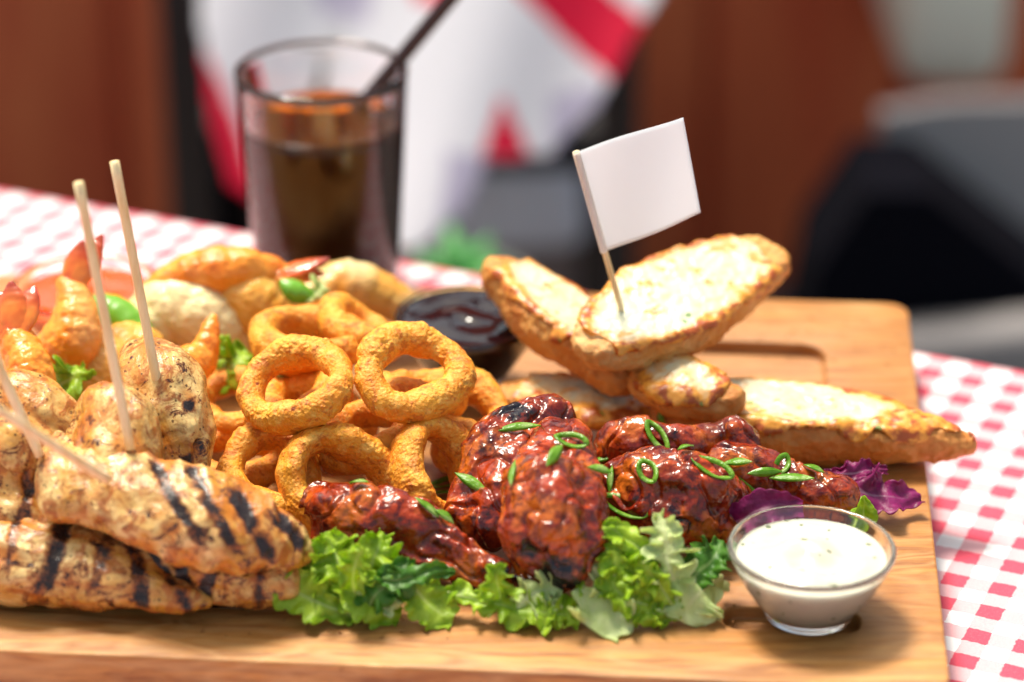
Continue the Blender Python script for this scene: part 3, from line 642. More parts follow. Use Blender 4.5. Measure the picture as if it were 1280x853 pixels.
wing([([(905, 583, 1.8), (955, 592, 1.7), (1005, 605, 1.5), (1050, 622, 1.1)], [.85, .85, .7, .75]), ([(960, 612, 1.1), (1010, 626, 1.), (1052, 634, .8)], [.8, .62, .55])], 36,
     'rightmost glazed wing pointing at the purple leaf', [(1020, 600, 2.4, .5), (945, 605, 2.3, .5), (1056, 628, 1.6, .4)])

# ---- grilled chicken
def chicken(chains, seed, label, stripes=None, spots=(), n=None, flat=1., h=.065, k=.3, w=.13, amp=.14):
    fs = []; lo = []; hi = []; ap = []
    for pts, rad in chains:
        p_, r_ = spline(pl(*pts), rad, 12); fs.append(chain(p_, r_, None if n is None else unit(n), flat)); a, b = box_of(p_, r_, .5); lo.append(a); hi.append(b); ap.append(p_)
    V, F = blob_mesh(fs, np.min(lo, 0), np.max(hi, 0), h, k, 2); N = normals(V, F)
    fibre = unit(ap[0][-1]-ap[0][0]); V2 = V-(V@fibre)[:, None]*fibre*.7
    ridge = 1-np.abs(noise(V2*1.0, seed+2))*2.4
    d = 1.35*amp*lay(V, .5, seed, 3)+.09*ridge+.05*noise(V2*1.9, seed+14)+.025*noise(V2*3.6, seed+4)+.012*noise(V*7, seed+5)
    V = V+N*d[:, None]; V[:, 2] = np.maximum(V[:, 2], .01)
    T, L = nearest_axis(V, ap[0]); ch = np.zeros(len(V))
    if stripes:
        # stripes: list of (u,v,z) pairs, each a bar pressed by the grill across the piece
        for (a, b, wd, st_) in stripes:
            A_, B_ = P(*a), P(*b); pn = unit(np.cross(B_-A_, P(a[0], a[1], 0)-CAM)); dd = np.abs((V-A_)@pn); tt = ((V-A_)@(B_-A_))/((B_-A_)@(B_-A_))
            s_ = np.clip(1.5-(dd+.09*noise(V*2.2, seed+22))/(wd*1.12), 0, 1)*np.clip((tt+.12)*6, 0, 1)*np.clip((1.12-tt)*6, 0, 1)*st_
            s_ *= np.clip(.9+.7*noise(V*1.6, seed+21), 0, 1); ch = np.maximum(ch, s_)
    V = V-N*(.07*np.clip(ch, 0, 1))[:, None]
    for u, v, z, r in spots:
        c = P(u, v, z); ch = np.maximum(ch, np.clip(1.3-np.linalg.norm(V-c, axis=1)/r+.6*noise(V*2.6, seed), 0, 1))
    edge = np.clip(.5-ridge*.5+noise(V*.7, seed+7)*.9, 0, 1)
    return tag(mesh_obj('chicken_piece', V, F, MAT['chicken'], attrs={'char': ch, 'edge': edge, 'fib': (V-(V@fibre)[:, None]*fibre*.72)*.01}, surf=True), label, 'grilled chicken', 'grilled chicken pieces at the left end of the board')
chicken([([(-80, 690, 1.2), (0, 698, 1.4), (80, 706, 1.4), (150, 720, 1.25), (215, 742, 1.0), (256, 754, .8)], [1.5, 1.6, 1.5, 1.2, .72, .28])], 41,
    'long pointed strip of grilled chicken with black bars at the very front', [((84, 640, 2.2), (52, 745, .8), .24, 1.15), ((138, 660, 2.2), (112, 750, .8), .19, .9), ((165, 665, 2.4), (180, 765, .5), .22, .95), ((22, 640, 2.4), (5, 735, .8), .12, .75), ((222, 735, 2), (238, 765, .5), .15, .8)], n=(0, -.35, .94), flat=.82)
chicken([([(-70, 590, 3.0), (0, 590, 3.2), (55, 600, 3.0), (75, 640, 2.4)], [2.0, 1.9, 1.45, 1.0]), ([(20, 640, 2.2), (60, 660, 2.0)], [1.6, 1.1])], 42,
    'large browned chunk of grilled chicken at the left edge', [((30, 550, 4.5), (35, 690, 2), .12, .8), ((60, 560, 4.5), (10, 680, 2), .1, .7)], [(35, 605, 5, .5), (55, 625, 4, .4), (8, 562, 5.2, .5), (70, 590, 4.6, .35), (15, 645, 4.2, .5), (0, 600, 5, .35)])
chicken([([(10, 505, 4.9), (40, 512, 5.0), (72, 535, 4.6)], [1.15, 1.2, .9]), ([(20, 560, 4.4), (45, 565, 4.2)], [1.1, .9])], 43,
    'browned knob of chicken with a stick in it at the left edge', None, [(78, 545, 5, .4), (30, 560, 5.4, .4)])
chicken([([(72, 560, 4.4), (80, 590, 4.3), (85, 620, 3.9)], [.6, .8, .9]), ([(95, 610, 3.9), (160, 618, 3.9), (225, 640, 3.6), (290, 660, 3.1), (345, 678, 2.5), (372, 690, 2.1)], [1.25, 1.55, 1.75, 1.65, 1.05, .5])], 44,
    'broad pale slab of grilled chicken on top with a stick through it', [((190, 575, 5.4), (248, 676, 3.3), .17, 1.15), ((238, 585, 5), (292, 685, 3.1), .17, 1.0), ((292, 612, 4.6), (336, 695, 2.8), .19, 1.25), ((338, 636, 3.6), (376, 680, 2.4), .2, 1.2)],
    [(97, 575, 5.2, .35)], n=(.15, -.55, .82), flat=.62, amp=.12)
chicken([([(165, 680, 1.5), (230, 696, 1.5), (290, 712, 1.3), (345, 724, 1.1)], [1.3, 1.35, 1.25, 1.0])], 45,
    'shaded strip of grilled chicken tucked beneath the pale slab', [((165, 670, 2.6), (215, 735, .8), .2, 1.05), ((218, 680, 2.6), (232, 735, .8), .2, 1.0), ((270, 690, 2.4), (262, 720, .8), .18, 1.), ((326, 700, 2.2), (322, 750, .5), .16, .9)], n=(0, -.3, .95), flat=.85)
chicken([([(130, 512, 5.3), (148, 530, 5.1), (150, 575, 4.3)], [.95, 1.25, 1.3]), ([(112, 540, 4.6), (120, 575, 4.2)], [.75, .8])], 46,
    'rounded chunk of chicken holding the left upright stick', None, [(150, 540, 6, .22), (118, 525, 5.6, .22)], amp=.18)
chicken([([(178, 462, 5.0), (200, 480, 5.0), (214, 530, 4.0), (222, 575, 3.0)], [.95, 1.45, 1.4, 1.2]), ([(170, 445, 5.2), (165, 520, 4.0)], [.5, 1.0])], 47,
    'tall speckled chunk of chicken holding the right upright stick', None, [(184, 492, 6.2, .35), (190, 478, 6.4, .25), (218, 535, 5.2, .42), (236, 508, 5, .32), (236, 520, 4.6, .3), (235, 575, 3.6, .4), (205, 580, 3.9, .22), (166, 435, 5.8, .25)], amp=.14)

# ---- sticks
def stick(a, b, r, label, group='bamboo skewer sticks in the chicken'):
    a, b = np.array(a), np.array(b); n_ = 14; pts = [a+(b-a)*k/n_ for k in range(n_+1)]
    V, F = tube(pts, r*(1+.02*np.sin(np.arange(n_+1)*1.7)), 14); return tag(mesh_obj('skewer_stick', V, F, MAT['stick']), label, 'skewer', group)
def inside(a, b, by): a, b = np.array(a), np.array(b); return b+unit(b-a)*by
t = P(155, 520, 6.4); a = PY(98, 228, t[1]+.8); stick(a, inside(a, t, 1.2), .17, 'left one of the two upright skewer sticks')
t = P(192, 455, 6.4); a = PY(143, 202, t[1]+.8); stick(a, inside(a, t, 1.2), .17, 'tallest upright skewer stick in the speckled chicken chunk')
t = P(50, 570, 4.9); a = PY(-40, 375, t[1]+.3); stick(a, t, .17, 'short leaning skewer stick at the left edge under the other')
t = P(135, 600, 5.6); a = PY(-60, 476, t[1]-3.6); stick(a, t, .165, 'low skewer stick slanting across the front of the chicken')
t = P(60, 572, 5.0)

# ---- shrimp
def shrimp(pts, rad, seed, label, mat='shrimp', tail=None, h=.075, pale=0., amp=.10):
    p_, r_ = spline(pl(*pts), rad, 16); lo, hi = box_of(p_, r_); V, F = blob_mesh([chain(p_, r_)], lo, hi, h, .3, 2); N = normals(V, F)
    T, L = nearest_axis(V, p_); seg = np.abs(np.sin(T*np.pi*5))**.6
    d = amp*lay(V, .8, seed, 3)+.06*(seg-.6)+.05*(.4-worley(V*3, seed))+.03*noise(V*6, seed)
    V = V+N*d[:, None]; V[:, 2] = np.maximum(V[:, 2], .01)
    pa = np.clip(pale+noise(V*.5, seed+4)*.6, 0, 1)
    o = tag(mesh_obj('fried_shrimp', V, F, MAT[mat], attrs={'pale': pa}, surf=True), label, 'shrimp', 'fried shrimp at the back left of the board')
    if tail:
        a, tips, wd = tail; a = P(*a)
        for k, tp in enumerate(tips):
            b = P(*tp); mid = (a+b)/2; q, rr = spline([a, mid, b], [wd*.55, wd, wd*.25], 9); lo, hi = box_of(q, rr, .2); nrm = unit(np.cross(b-a, RT+[0, 0, .3]))
            Vt, Ft = blob_mesh([chain(q, rr, nrm, .38)], lo, hi, .05, .2, 1); Nt = normals(Vt, Ft); Vt = Vt+Nt*(.02*noise(Vt*3, seed+k))[:, None]
            tt, _ = nearest_axis(Vt, q); mesh_obj('tail_fin', Vt, Ft, MAT['shell'], parent=o, attrs={'tip': tt})
    return o
shrimp([(5, 500, 3.4), (35, 480, 4.0), (28, 440, 4.8), (12, 410, 5.2)], [1.1, 1.0, .75, .55], 51, 'glossy orange shrimp with its tail up at the left edge', 'shrimp_red', ((18, 420, 5.3), [(14, 356, 6.8), (42, 362, 6.6), (-6, 366, 6.4)], .62))
shrimp([(62, 478, 2.2), (80, 450, 3.0), (92, 420, 4.0), (96, 385, 4.8), (84, 358, 5.4)], [1.0, 1.25, 1.05, .75, .5], 52, 'shrimp curving upright before the orange sauce bowl', 'shrimp_red', ((90, 362, 5.4), [(126, 296, 7.0), (104, 304, 6.9)], .58))
shrimp([(110, 500, 1.6), (130, 465, 2.4), (165, 440, 2.7), (185, 452, 2.5)], [1.2, 1.25, 1.15, .8], 53, 'golden battered piece of shrimp behind the chicken sticks')
shrimp([(205, 470, 3.0), (232, 462, 3.3), (252, 445, 3.6), (262, 418, 4.2), (266, 400, 4.6)], [.7, .85, .6, .42, .24], 54, 'small brown battered shrimp tip beside the tall chicken chunk', 'shrimp_red')
shrimp([(170, 425, 2.2), (215, 388, 3.0), (262, 400, 2.8), (290, 425, 2.0)], [1.0, 1.45, 1.35, .9], 55, 'large pale curled shrimp below the orange one', pale=.75)
shrimp([(200, 372, 3.4), (235, 348, 4.2), (285, 338, 4.6), (330, 340, 4.4), (352, 352, 4)], [.85, .95, .95, .75, .5], 56, 'long orange shrimp arching over the back of the shrimp pile', 'shrimp_red', ((335, 350, 4.2), [(408, 324, 4.9), (404, 342, 4.3)], .6))
shrimp([(275, 372, 3.2), (310, 375, 3.4), (335, 395, 2.8), (320, 420, 2)], [1.15, 1.3, 1.15, .9], 57, 'rounded golden orange shrimp in the middle of the shrimp pile')
shrimp([(395, 375, 2.0), (435, 356, 2.4), (480, 372, 1.8), (512, 388, 1.3)], [1.0, 1.05, .85, .7], 58, 'pale golden shrimp between the tumbler and the onion rings', pale=.55)
shrimp([(540, 385, .8), (575, 380, .8), (605, 385, .8)], [.6, .65, .5], 59, 'flat golden shrimp piece behind the dark sauce bowl', pale=.4)
shrimp([(60, 520, 1.0), (120, 530, 1.0), (180, 540, 1.0)], [.9, 1.0, .9], 60, 'battered shrimp lying on the board behind the chicken')
shrimp([(240, 455, 1.2), (330, 440, 1.2), (400, 420, 1.2)], [.9, 1.1, 1.0], 61, 'battered shrimp at the bottom of the pile on the board', pale=.3)

# ---- lime wedge
def wedge(a, m_, b, wd, label, seed):
    q, r_ = spline(pl(a, m_, b), [.12, wd, .12], 11); lo, hi = box_of(q, r_); n_ = unit(np.cross(q[-1]-q[0], [0, 1, .3]))
    V, F = blob_mesh([chain(q, r_, n_, .8)], lo, hi, .06, .2, 1)
    return tag(mesh_obj('lime_wedge', V, F, MAT['lime'], surf=True), label, 'lime wedge')
wedge((112, 372, 4.0), (150, 395, 3.5), (205, 440, 2.6), .75, 'green lime wedge leaning in front of the orange sauce', 1)
wedge((352, 352, 4.6), (370, 365, 4.2), (395, 372, 3.8), .5, 'small green lime piece on the back of the shrimp pile', 2)

# ---- garlic bread
def bread(a, m_, b, rad, upn, ht, seed, label, h=.075, cut=.25, ends=(.55, .5), pale=.0, twist=None, drip=.5):
    pa = pl(a, m_, b); p_, r_ = spline(pa, [rad*ends[0], rad, rad*ends[1]], 15); upn = unit(upn); ax = unit(p_[-1]-p_[0]); upn = unit(upn-ax*(upn@ax)); side = np.cross(ax, upn)
    lo, hi = box_of(p_, r_*1.0, .6); g = chain(p_, r_, upn, ht)
    mid = p_.mean(0)
    def topd(p):
        T_, _ = nearest_axis(p, p_); L_ = np.linalg.norm(p_[-1]-p_[0]); c_ = p_[0]+((p-p_[0])@ax)[:, None].clip(0, L_)*ax
        # spine interpolated at the same place
        s_ = ((p_-p_[0])@ax); y_ = (p_-p_[0])@upn; base = np.interp((p-p_[0])@ax, s_, y_); return (p-p_[0])@upn-base-cut
    def crust(p):
        d = g(p)+.2*noise(p*.45, seed)+.05*noise(p*1.7, seed+20); t_ = topd(p)+.12*noise(p*.9, seed+1); d = -smin(-d, -t_, .25); return np.maximum(d, .02-p[:, 2])
    V, F = nets(crust, lo, hi, h); V = smooth(V, F, 2); N = normals(V, F)
    lat = (V-mid)@side; d = .09*lay(V, 1.3, seed, 4)+.035*noise(V*5, seed)+.06*np.clip(noise(V*2.6, seed+31)-.15, -1, 0)+.03*(1-np.abs(noise(V*np.array([2.2, 2.2, 2.2]), seed+5))*3).clip(-1, 1)
    V = V+N*d[:, None]; V[:, 2] = np.maximum(V[:, 2], .01)
    pa_ = np.clip(pale+.7*noise(V*.6, seed+3), 0, 1)
    o = mesh_obj('garlic_bread', V, F, MAT['crust'], attrs={'pale': pa_}, surf=True); tag(o, label, 'garlic bread', 'cheese topped garlic breads at the right of the board')
    def ch(p):
        d = g(p)+.2*noise(p*.45, seed)-.13-.09*noise(p*1.6, seed+2); t_ = topd(p); top_ = t_-.17-.08*noise(p*1.1, seed+6)-.05*noise(p*3, seed+7)
        low = -(t_+.16+drip*1.3*np.clip(noise(p*.8, seed+8), -.15, 1)+.12*noise(p*2.3, seed+9)); s_ = (p-p_[0])@ax; L_ = np.linalg.norm(p_[-1]-p_[0])
        ee = np.maximum(.15-s_, s_-L_+.15)-.3*noise(p*.9, seed+10)-.35
        d = -smin(-d, -top_, .18); return np.maximum(np.maximum(d, low), ee)
    V, F = nets(ch, lo-.2, hi+.3, h); V = smooth(V, F, 2); N = normals(V, F); bub = np.clip(.42-worley(V*1.8, seed+3), 0, 1)
    V = V+N*(.09*bub+.02*noise(V*4, seed)+.05*lay(V, 1.2, seed+5, 2))[:, None]
    t_ = topd(V); rim = g(V); br = np.clip((rim+.38)/.45, 0, 1)*.85+.5*np.clip(noise(V*1.5, seed+14)-.3, 0, 1)+np.clip(-t_/.5, 0, 1)*.4+np.clip(noise(V*1.2, seed+13)-.35, 0, 1)
    s_ = ((V-p_[0])@ax)/np.linalg.norm(p_[-1]-p_[0]); br += np.clip(.06-s_, 0, .2)*4+np.clip(s_-.94, 0, .2)*4
    V[:, 2] = np.maximum(V[:, 2], .01)
    mesh_obj('melted_cheese', V, F, MAT['cheese'], parent=o, attrs={'brown': br}); SURF.append((V, F))
    return o
bread((752, 432, 4.1), (836, 384, 4.6), (940, 330, 5.0), 2.08, (-.12, -.40, .90), .86, 71, 'topmost cheesy garlic bread with the white paper flag stuck in it', .06, cut=.5, ends=(.52, .66), pale=.3, drip=.45)
bread((642, 350, 4.2), (706, 404, 3.5), (772, 462, 2.6), 1.65, (.40, -.15, .90), .9, 72, 'cheesy garlic bread leaning at the back beside the dark sauce bowl', cut=.55, ends=(.7, .6), drip=.45)
bread((860, 518, 1.2), (1010, 530, 1.2), (1210, 556, .95), 1.7, (0, -.05, 1), 1.0, 73, 'longest cheesy garlic bread with its tip over the right edge of the board', .06, cut=.8, ends=(.85, .26), drip=.7)
bread((812, 474, 2.6), (855, 484, 2.7), (900, 500, 2.5), 1.25, (-.05, -.3, .94), .8, 74, 'short end of garlic bread under the topmost one', .065, cut=.6, ends=(.75, .7), drip=.4)
bread((655, 492, .9), (735, 505, 1.0), (815, 520, .8), 1.4, (0, -.1, 1), .6, 75, 'flat browned garlic bread on the board behind the wings', cut=.4, ends=(.8, .7), drip=.3)

# ---- surfaces to lay garnish on
bvh = []
for V, F in SURF: bvh.append(BVHTree.FromPolygons(V.tolist(), F.tolist()))
def hit(u, v):
    d = FW*FPX+RT*(u-640)+UPV*(426.5-v); d = unit(d); best = None
    for b in bvh:
        loc, nrm, i, dist = b.ray_cast(Vector(CAM), Vector(d))
        if loc is not None and (best is None or dist < best[2]): best = (np.array(loc), np.array(nrm), dist)
    if best is None or best[0][2] < 0: return P(u, v, 0), np.array([0, 0, 1.])
    return best[0], best[1]

# ---- paper flag pick
q, _ = hit(777, 388); a = PY(720, 190, q[1]-.2)
pick = root('flag_pick', q, 'blank white paper flag on a wooden pick in the topmost garlic bread', 'flag')
V, F = tube([a+(inside(a, q, .8)-a)*k/8 for k in range(9)], [.115]*8+[.05], 12); mesh_obj('pick', V, F, MAT['stick'], parent=pick)
c00, c10, c11, c01 = PY(721, 191, q[1]-.2), PY(854, 146, q[1]-.9), PY(876, 267, q[1]-.9), PY(756, 316, q[1]-.15)
V = []; n_ = 24
for j in range(n_+1):
    for i in range(n_+1):
        s_, t_ = i/n_, j/n_; p_ = (c00*(1-s_)+c10*s_)*(1-t_)+(c01*(1-s_)+c11*s_)*t_; V.append(p_+np.array([0, -.22*math.sin(s_*3.1)+.12*math.sin(s_*5+t_*2), .10*math.sin(s_*3.1)]))
F = np.array([(j*(n_+1)+i, (j+1)*(n_+1)+i, (j+1)*(n_+1)+i+1, j*(n_+1)+i+1) for j in range(n_) for i in range(n_)])
pf_ = mesh_obj('paper_flag', np.array(V), F, MAT['paper'], parent=pick); mo = pf_.modifiers.new('thickness', 'SOLIDIFY'); mo.thickness = .0003
V, F = tube([a+(c01-c00)*k/6 for k in range(7)], .14, 12, cap=False); o = mesh_obj('paper_sleeve', V, F, MAT['paper'], parent=pick)

# ================================================================== leaves
def leaf_mesh(pts, wd, nrm, seed, ruf=.35, freq=7, jag=.35, nu=70, nv=28, cup=.3, curl=.0, teeth=9):
    p_, w_ = spline(pts, np.array(wd)*.86, nu); rs = np.random.RandomState(seed); ph = rs.rand(6)*6.28
    T_ = np.gradient(p_, axis=0); T_ /= np.linalg.norm(T_, axis=1)[:, None]; nrm = unit(nrm)
    U = np.linspace(0, 1, nu); Vv = np.linspace(-1, 1, nv); V = []; rib = []; edge = []
    for i, u in enumerate(U):
        N_ = unit(nrm-T_[i]*(nrm@T_[i])); B_ = np.cross(T_[i], N_)
        for v in Vv:
            sg = 0 if v < 0 else 1; a = abs(v)
            tooth = 1+jag*(abs(math.sin(teeth*u*math.pi+ph[sg]))**.7-.5)*a**2+jag*.6*math.sin(teeth*.83*u*math.pi+ph[2+sg])*a
            env = min(1, (1-u)*5+.15)**.5
            lat = w_[i]*v*tooth*(1-.25*a*ruf)
            zz = cup*w_[i]*a*a+ruf*w_[i]*a**1.6*(math.sin(freq*2*math.pi*u+ph[sg]+1.3*a)+.55*math.sin(freq*2*math.pi*1.9*u+ph[3-sg]-2*a)+.28*a*math.sin(freq*2*math.pi*3.7*u+ph[4]))
            al = ruf*w_[i]*.55*a**1.5*math.cos(freq*2*math.pi*u+ph[sg]+1.3*a)
            V.append(p_[i]+B_*lat+N_*(zz+.05*math.sin(9*u+5*v))+T_[i]*al)
            vein = max(0, 1-abs((u*7+a*1.2) % 1-.5)*9)*.35*(1-a)
            rib.append(max(max(0, 1-a*6)*(1-u*.7), (1-u)**2*.55*(1-a*.6), vein)); edge.append(a)
    V = np.array(V); V += np.column_stack([noise(V*1.3, seed), noise(V*1.3, seed+1), noise(V*1.3, seed+2)])*.10
    F = np.array([(i*nv+j, i*nv+j+1, (i+1)*nv+j+1, (i+1)*nv+j) for i in range(nu-1) for j in range(nv-1)])
    return V, F, np.array(rib), np.array(edge)
def add_leaf(pts, wd, nrm, seed, mat, parent=None, name='leaf', label=None, cat=None, group=None, zmin=.04, **kw):
    V, F, rib, edge = leaf_mesh(pl(*pts) if not isinstance(pts, np.ndarray) else pts, wd, nrm, seed, **kw); V[:, 2] = np.maximum(V[:, 2], zmin+.03*edge)
    o = mesh_obj(name, V, F, MAT[mat], parent=parent, attrs={'rib': rib, 'edge': edge}); mo = o.modifiers.new('thickness', 'SOLIDIFY'); mo.thickness = .00035; mo.offset = 0
    if label: tag(o, label, cat, group)
    return o
def tuft(name, base, label, cat, leaves, group=None):
    r_ = root(name, P(*base), label, cat, group)
    for (pts, wd, nrm, seed, mat, kw) in leaves: add_leaf(pts, wd, nrm, seed, mat, parent=r_, **kw)
    return r_
G1 = 'tufts of frilly lettuce along the front of the board'
FR = dict(ruf=.52, freq=4.2, jag=.32, teeth=9, nu=96, nv=32)
tuft('lettuce_tuft', (430, 760, 0), 'bright frilly lettuce tuft in front of the long glazed wing', 'lettuce', [
    ([(450, 765, .2), (415, 735, .9), (385, 700, 1.7), (372, 672, 2.2)], [.35, .8, .95, .3], (-.2, -.6, .75), 1, 'lettuce', FR),
    ([(450, 765, .2), (430, 725, 1.4), (418, 690, 2.1), (410, 664, 2.6)], [.35, .85, 1.0, .3], (0, -.7, .7), 2, 'lettuce', FR),
    ([(455, 765, .2), (460, 725, 1.2), (470, 695, 2.0), (480, 668, 2.4)], [.35, .8, .9, .3], (.2, -.7, .7), 3, 'lettuce', FR),
    ([(440, 770, .2), (400, 757, .7), (370, 735, 1.1), (360, 710, 1.5)], [.35, .75, .9, .3], (-.3, -.6, .7), 4, 'lettuce', dict(ruf=.2, freq=3, jag=.3)),
    ([(452, 770, .2), (470, 745, 1.1), (500, 722, 1.6), (512, 700, 1.9)], [.3, .6, .7, .2], (.2, -.6, .7), 5, 'dark', FR),
    ([(445, 750, .5), (440, 720, 1.9), (445, 700, 2.5), (455, 684, 2.9)], [.3, .55, .6, .2], (0, -.9, .3), 6, 'lettuce', FR)], G1)
tuft('lettuce_tuft', (510, 768, 0), 'smooth folded lettuce leaves in front below the thin end of the long wing', 'lettuce', [
    ([(430, 712, 1.5), (450, 740, 1.1), (480, 762, .5), (500, 770, .2)], [.5, .9, .8, .3], (0, -.75, .6), 7, 'lettuce', dict(ruf=.2, freq=2.5, jag=.25)),
    ([(500, 715, 1.6), (520, 738, 1.0), (548, 765, .4), (566, 775, .2)], [.4, .8, .9, .4], (.2, -.7, .6), 8, 'lettuce', dict(ruf=.18, freq=3, jag=.25)),
    ([(470, 722, 1.6), (500, 726, 1.6), (540, 716, 1.6), (570, 715, 1.4)], [.25, .4, .35, .1], (0, -.7, .6), 9, 'dark', dict(ruf=.25, freq=3, jag=.3)),
    ([(505, 735, 1.0), (490, 748, .9), (470, 762, .5)], [.4, .5, .3], (0, -.8, .5), 10, 'pale', dict(ruf=.3, freq=3, jag=.4))], G1)
tuft('lettuce_tuft', (640, 775, 0), 'narrow frilly lettuce sprig lying in front of the tall glazed wing', 'lettuce', [
    ([(548, 738, .8), (590, 748, .8), (640, 762, .6), (690, 770, .5)], [.22, .5, .6, .5], (0, -.6, .75), 11, 'lettuce', dict(ruf=.35, freq=5, jag=.7)),
    ([(625, 765, .3), (625, 745, 1.0), (622, 722, 1.7), (628, 705, 2.1)], [.3, .55, .45, .12], (0, -.85, .5), 12, 'lettuce', dict(ruf=.4, freq=3, jag=.8)),
    ([(640, 768, .3), (660, 748, .9), (685, 735, 1.1), (705, 735, 1.1)], [.3, .6, .7, .3], (.1, -.75, .6), 13, 'pale', dict(ruf=.55, freq=6, jag=.8)),
    ([(650, 772, .2), (680, 765, .6), (705, 768, .5), (722, 782, .2)], [.3, .5, .5, .3], (.1, -.6, .7), 14, 'lettuce', dict(ruf=.5, freq=5, jag=.8))], G1)
tuft('lettuce_tuft', (750, 780, 0), 'pale curled lettuce leaf with a long rib in front of the wings', 'lettuce', [
    ([(715, 690, 2.0), (745, 715, 1.6), (762, 742, 1.0), (742, 788, .25)], [.10, .35, 1.0, 1.1], (.1, -.7, .7), 15, 'pale', dict(ruf=.22, freq=3, jag=.35)),
    ([(765, 770, .4), (768, 740, 1.1), (768, 712, 1.8), (770, 690, 2.3)], [.3, .6, .6, .2], (0, -.85, .5), 16, 'lettuce', dict(ruf=.35, freq=3, jag=.4)),
    ([(725, 775, .3), (722, 745, 1.0), (728, 725, 1.4)], [.12, .2, .08], (0, -.8, .5), 17, 'lettuce', dict(ruf=.3, freq=3, jag=.4))], G1)
tuft('lettuce_tuft', (850, 775, 0), 'large mixed frilly lettuce sprig next to the glass bowl of white dip', 'lettuce', [
    ([(905, 722, .8), (880, 735, 1.0), (862, 755, .7), (858, 780, .15)], [.25, .95, 1.15, .8], (.1, -.65, .75), 18, 'pale', dict(ruf=.16, freq=3, jag=.35, cup=.1)),
    ([(850, 745, .7), (838, 715, 1.7), (832, 680, 2.5), (822, 640, 3.3)], [.3, .7, .65, .25], (.1, -.85, .45), 19, 'pale', dict(ruf=.5, freq=6, jag=.9)),
    ([(835, 758, .5), (800, 730, 1.4), (772, 700, 2.0), (750, 680, 2.4)], [.4, .8, .8, .4], (-.1, -.7, .7), 20, 'lettuce', FR),
    ([(820, 730, 1.2), (800, 690, 2.2), (775, 668, 2.7), (752, 662, 2.9)], [.3, .5, .55, .35], (-.1, -.5, .8), 21, 'lettuce', dict(ruf=.18, freq=2, jag=.25)),
    ([(830, 765, .3), (800, 755, .8), (775, 740, 1.2), (760, 720, 1.5)], [.3, .7, .7, .3], (0, -.7, .7), 22, 'lettuce', FR),
    ([(850, 742, .8), (875, 712, 1.5), (895, 692, 1.8), (905, 680, 1.8)], [.35, .75, .7, .3], (.1, -.6, .8), 23, 'dark', dict(ruf=.3, freq=4, jag=.4)),
    ([(845, 765, .4), (835, 745, 1.0), (812, 720, 1.8), (800, 700, 2.2)], [.3, .5, .5, .2], (0, -.9, .4), 24, 'lettuce', FR),
    ([(845, 770, .2), (815, 768, .5), (790, 765, .5), (770, 772, .3)], [.3, .6, .6, .3], (0, -.6, .8), 25, 'lettuce', FR)], G1)
for i, (pts, wd, lb, mt, kw) in enumerate([
    ([(60, 505, 2.2), (78, 482, 3.0), (92, 470, 3.4), (98, 458, 3.5)], [.3, .8, .8, .3], 'small lettuce leaf between the upright shrimp and the chicken', 'lettuce', dict(ruf=.35, freq=4, jag=.6)),
    ([(262, 478, 1.6), (285, 462, 2.6), (298, 452, 2.8), (312, 440, 2.8)], [.4, .9, 1.0, .5], 'pale lettuce leaf between the small shrimp and the onion rings', 'lettuce', dict(ruf=.5, freq=5, jag=.7)),
    ([(255, 550, .9), (266, 535, 1.6), (275, 520, 2.0)], [.4, .8, .5], 'dark lettuce leaf in the gap left of the onion rings', 'dark', dict(ruf=.35, freq=3, jag=.5)),
    ([(1065, 655, .3), (1078, 650, .9), (1080, 636, 1.4), (1077, 622, 1.8)], [.3, .55, .45, .08], 'small pale green leaf behind the bowl of white dip', 'lettuce', dict(ruf=.1, freq=2, jag=.1)),
    ([(900, 660, .3), (890, 680, .9), (880, 700, .9), (892, 712, .5)], [.3, .5, .6, .3], 'dark green leaf against the left side of the white dip bowl', 'dark', dict(ruf=.3, freq=3, jag=.4)),
    ([(340, 470, 1.9), (352, 462, 2.2), (362, 458, 2.5)], [.3, .5, .3], 'scrap of lettuce seen through the darker tilted onion ring', 'pale', dict(ruf=.3, freq=3, jag=.4)),
    ([(385, 372, 3.6), (396, 362, 4.2), (405, 355, 4.4)], [.3, .6, .4], 'pale lettuce scrap on the back of the shrimp pile', 'pale', dict(ruf=.3, freq=3, jag=.4))]):
    add_leaf(pts, wd, (0, -.6, .8), 40+i, mt, None, 'lettuce_leaf', lb, 'lettuce', None, **kw)
add_leaf([(1045, 590, .5), (1068, 606, 1.3), (1100, 622, .9), (1148, 622, .6)], [.5, 1.0, 1.0, .3], (0, -.5, .85), 61, 'radicchio', None, 'radicchio_leaf', 'crumpled purple radicchio leaf at the right end of the wings', 'radicchio', None, ruf=.33, freq=2.6, jag=.25, cup=.3)
add_leaf([(1035, 600, 1.2), (1060, 592, 1.6), (1085, 588, 1.5), (1108, 590, 1.3)], [.3, .45, .4, .2], (0, -.6, .8), 62, 'radicchio', None, 'radicchio_leaf', 'small purple radicchio curl behind the crumpled one', 'radicchio', None, ruf=.35, freq=3, jag=.3)
add_leaf([(905, 672, .5), (925, 650, 1.7), (960, 634, 2.4), (1003, 636, 2.2)], [.3, .65, .7, .35], (0, -.75, .65), 63, 'radicchio', None, 'radicchio_leaf', 'purple and white radicchio strip behind the bowl of white dip', 'radicchio', None, ruf=.12, freq=2, jag=.15)

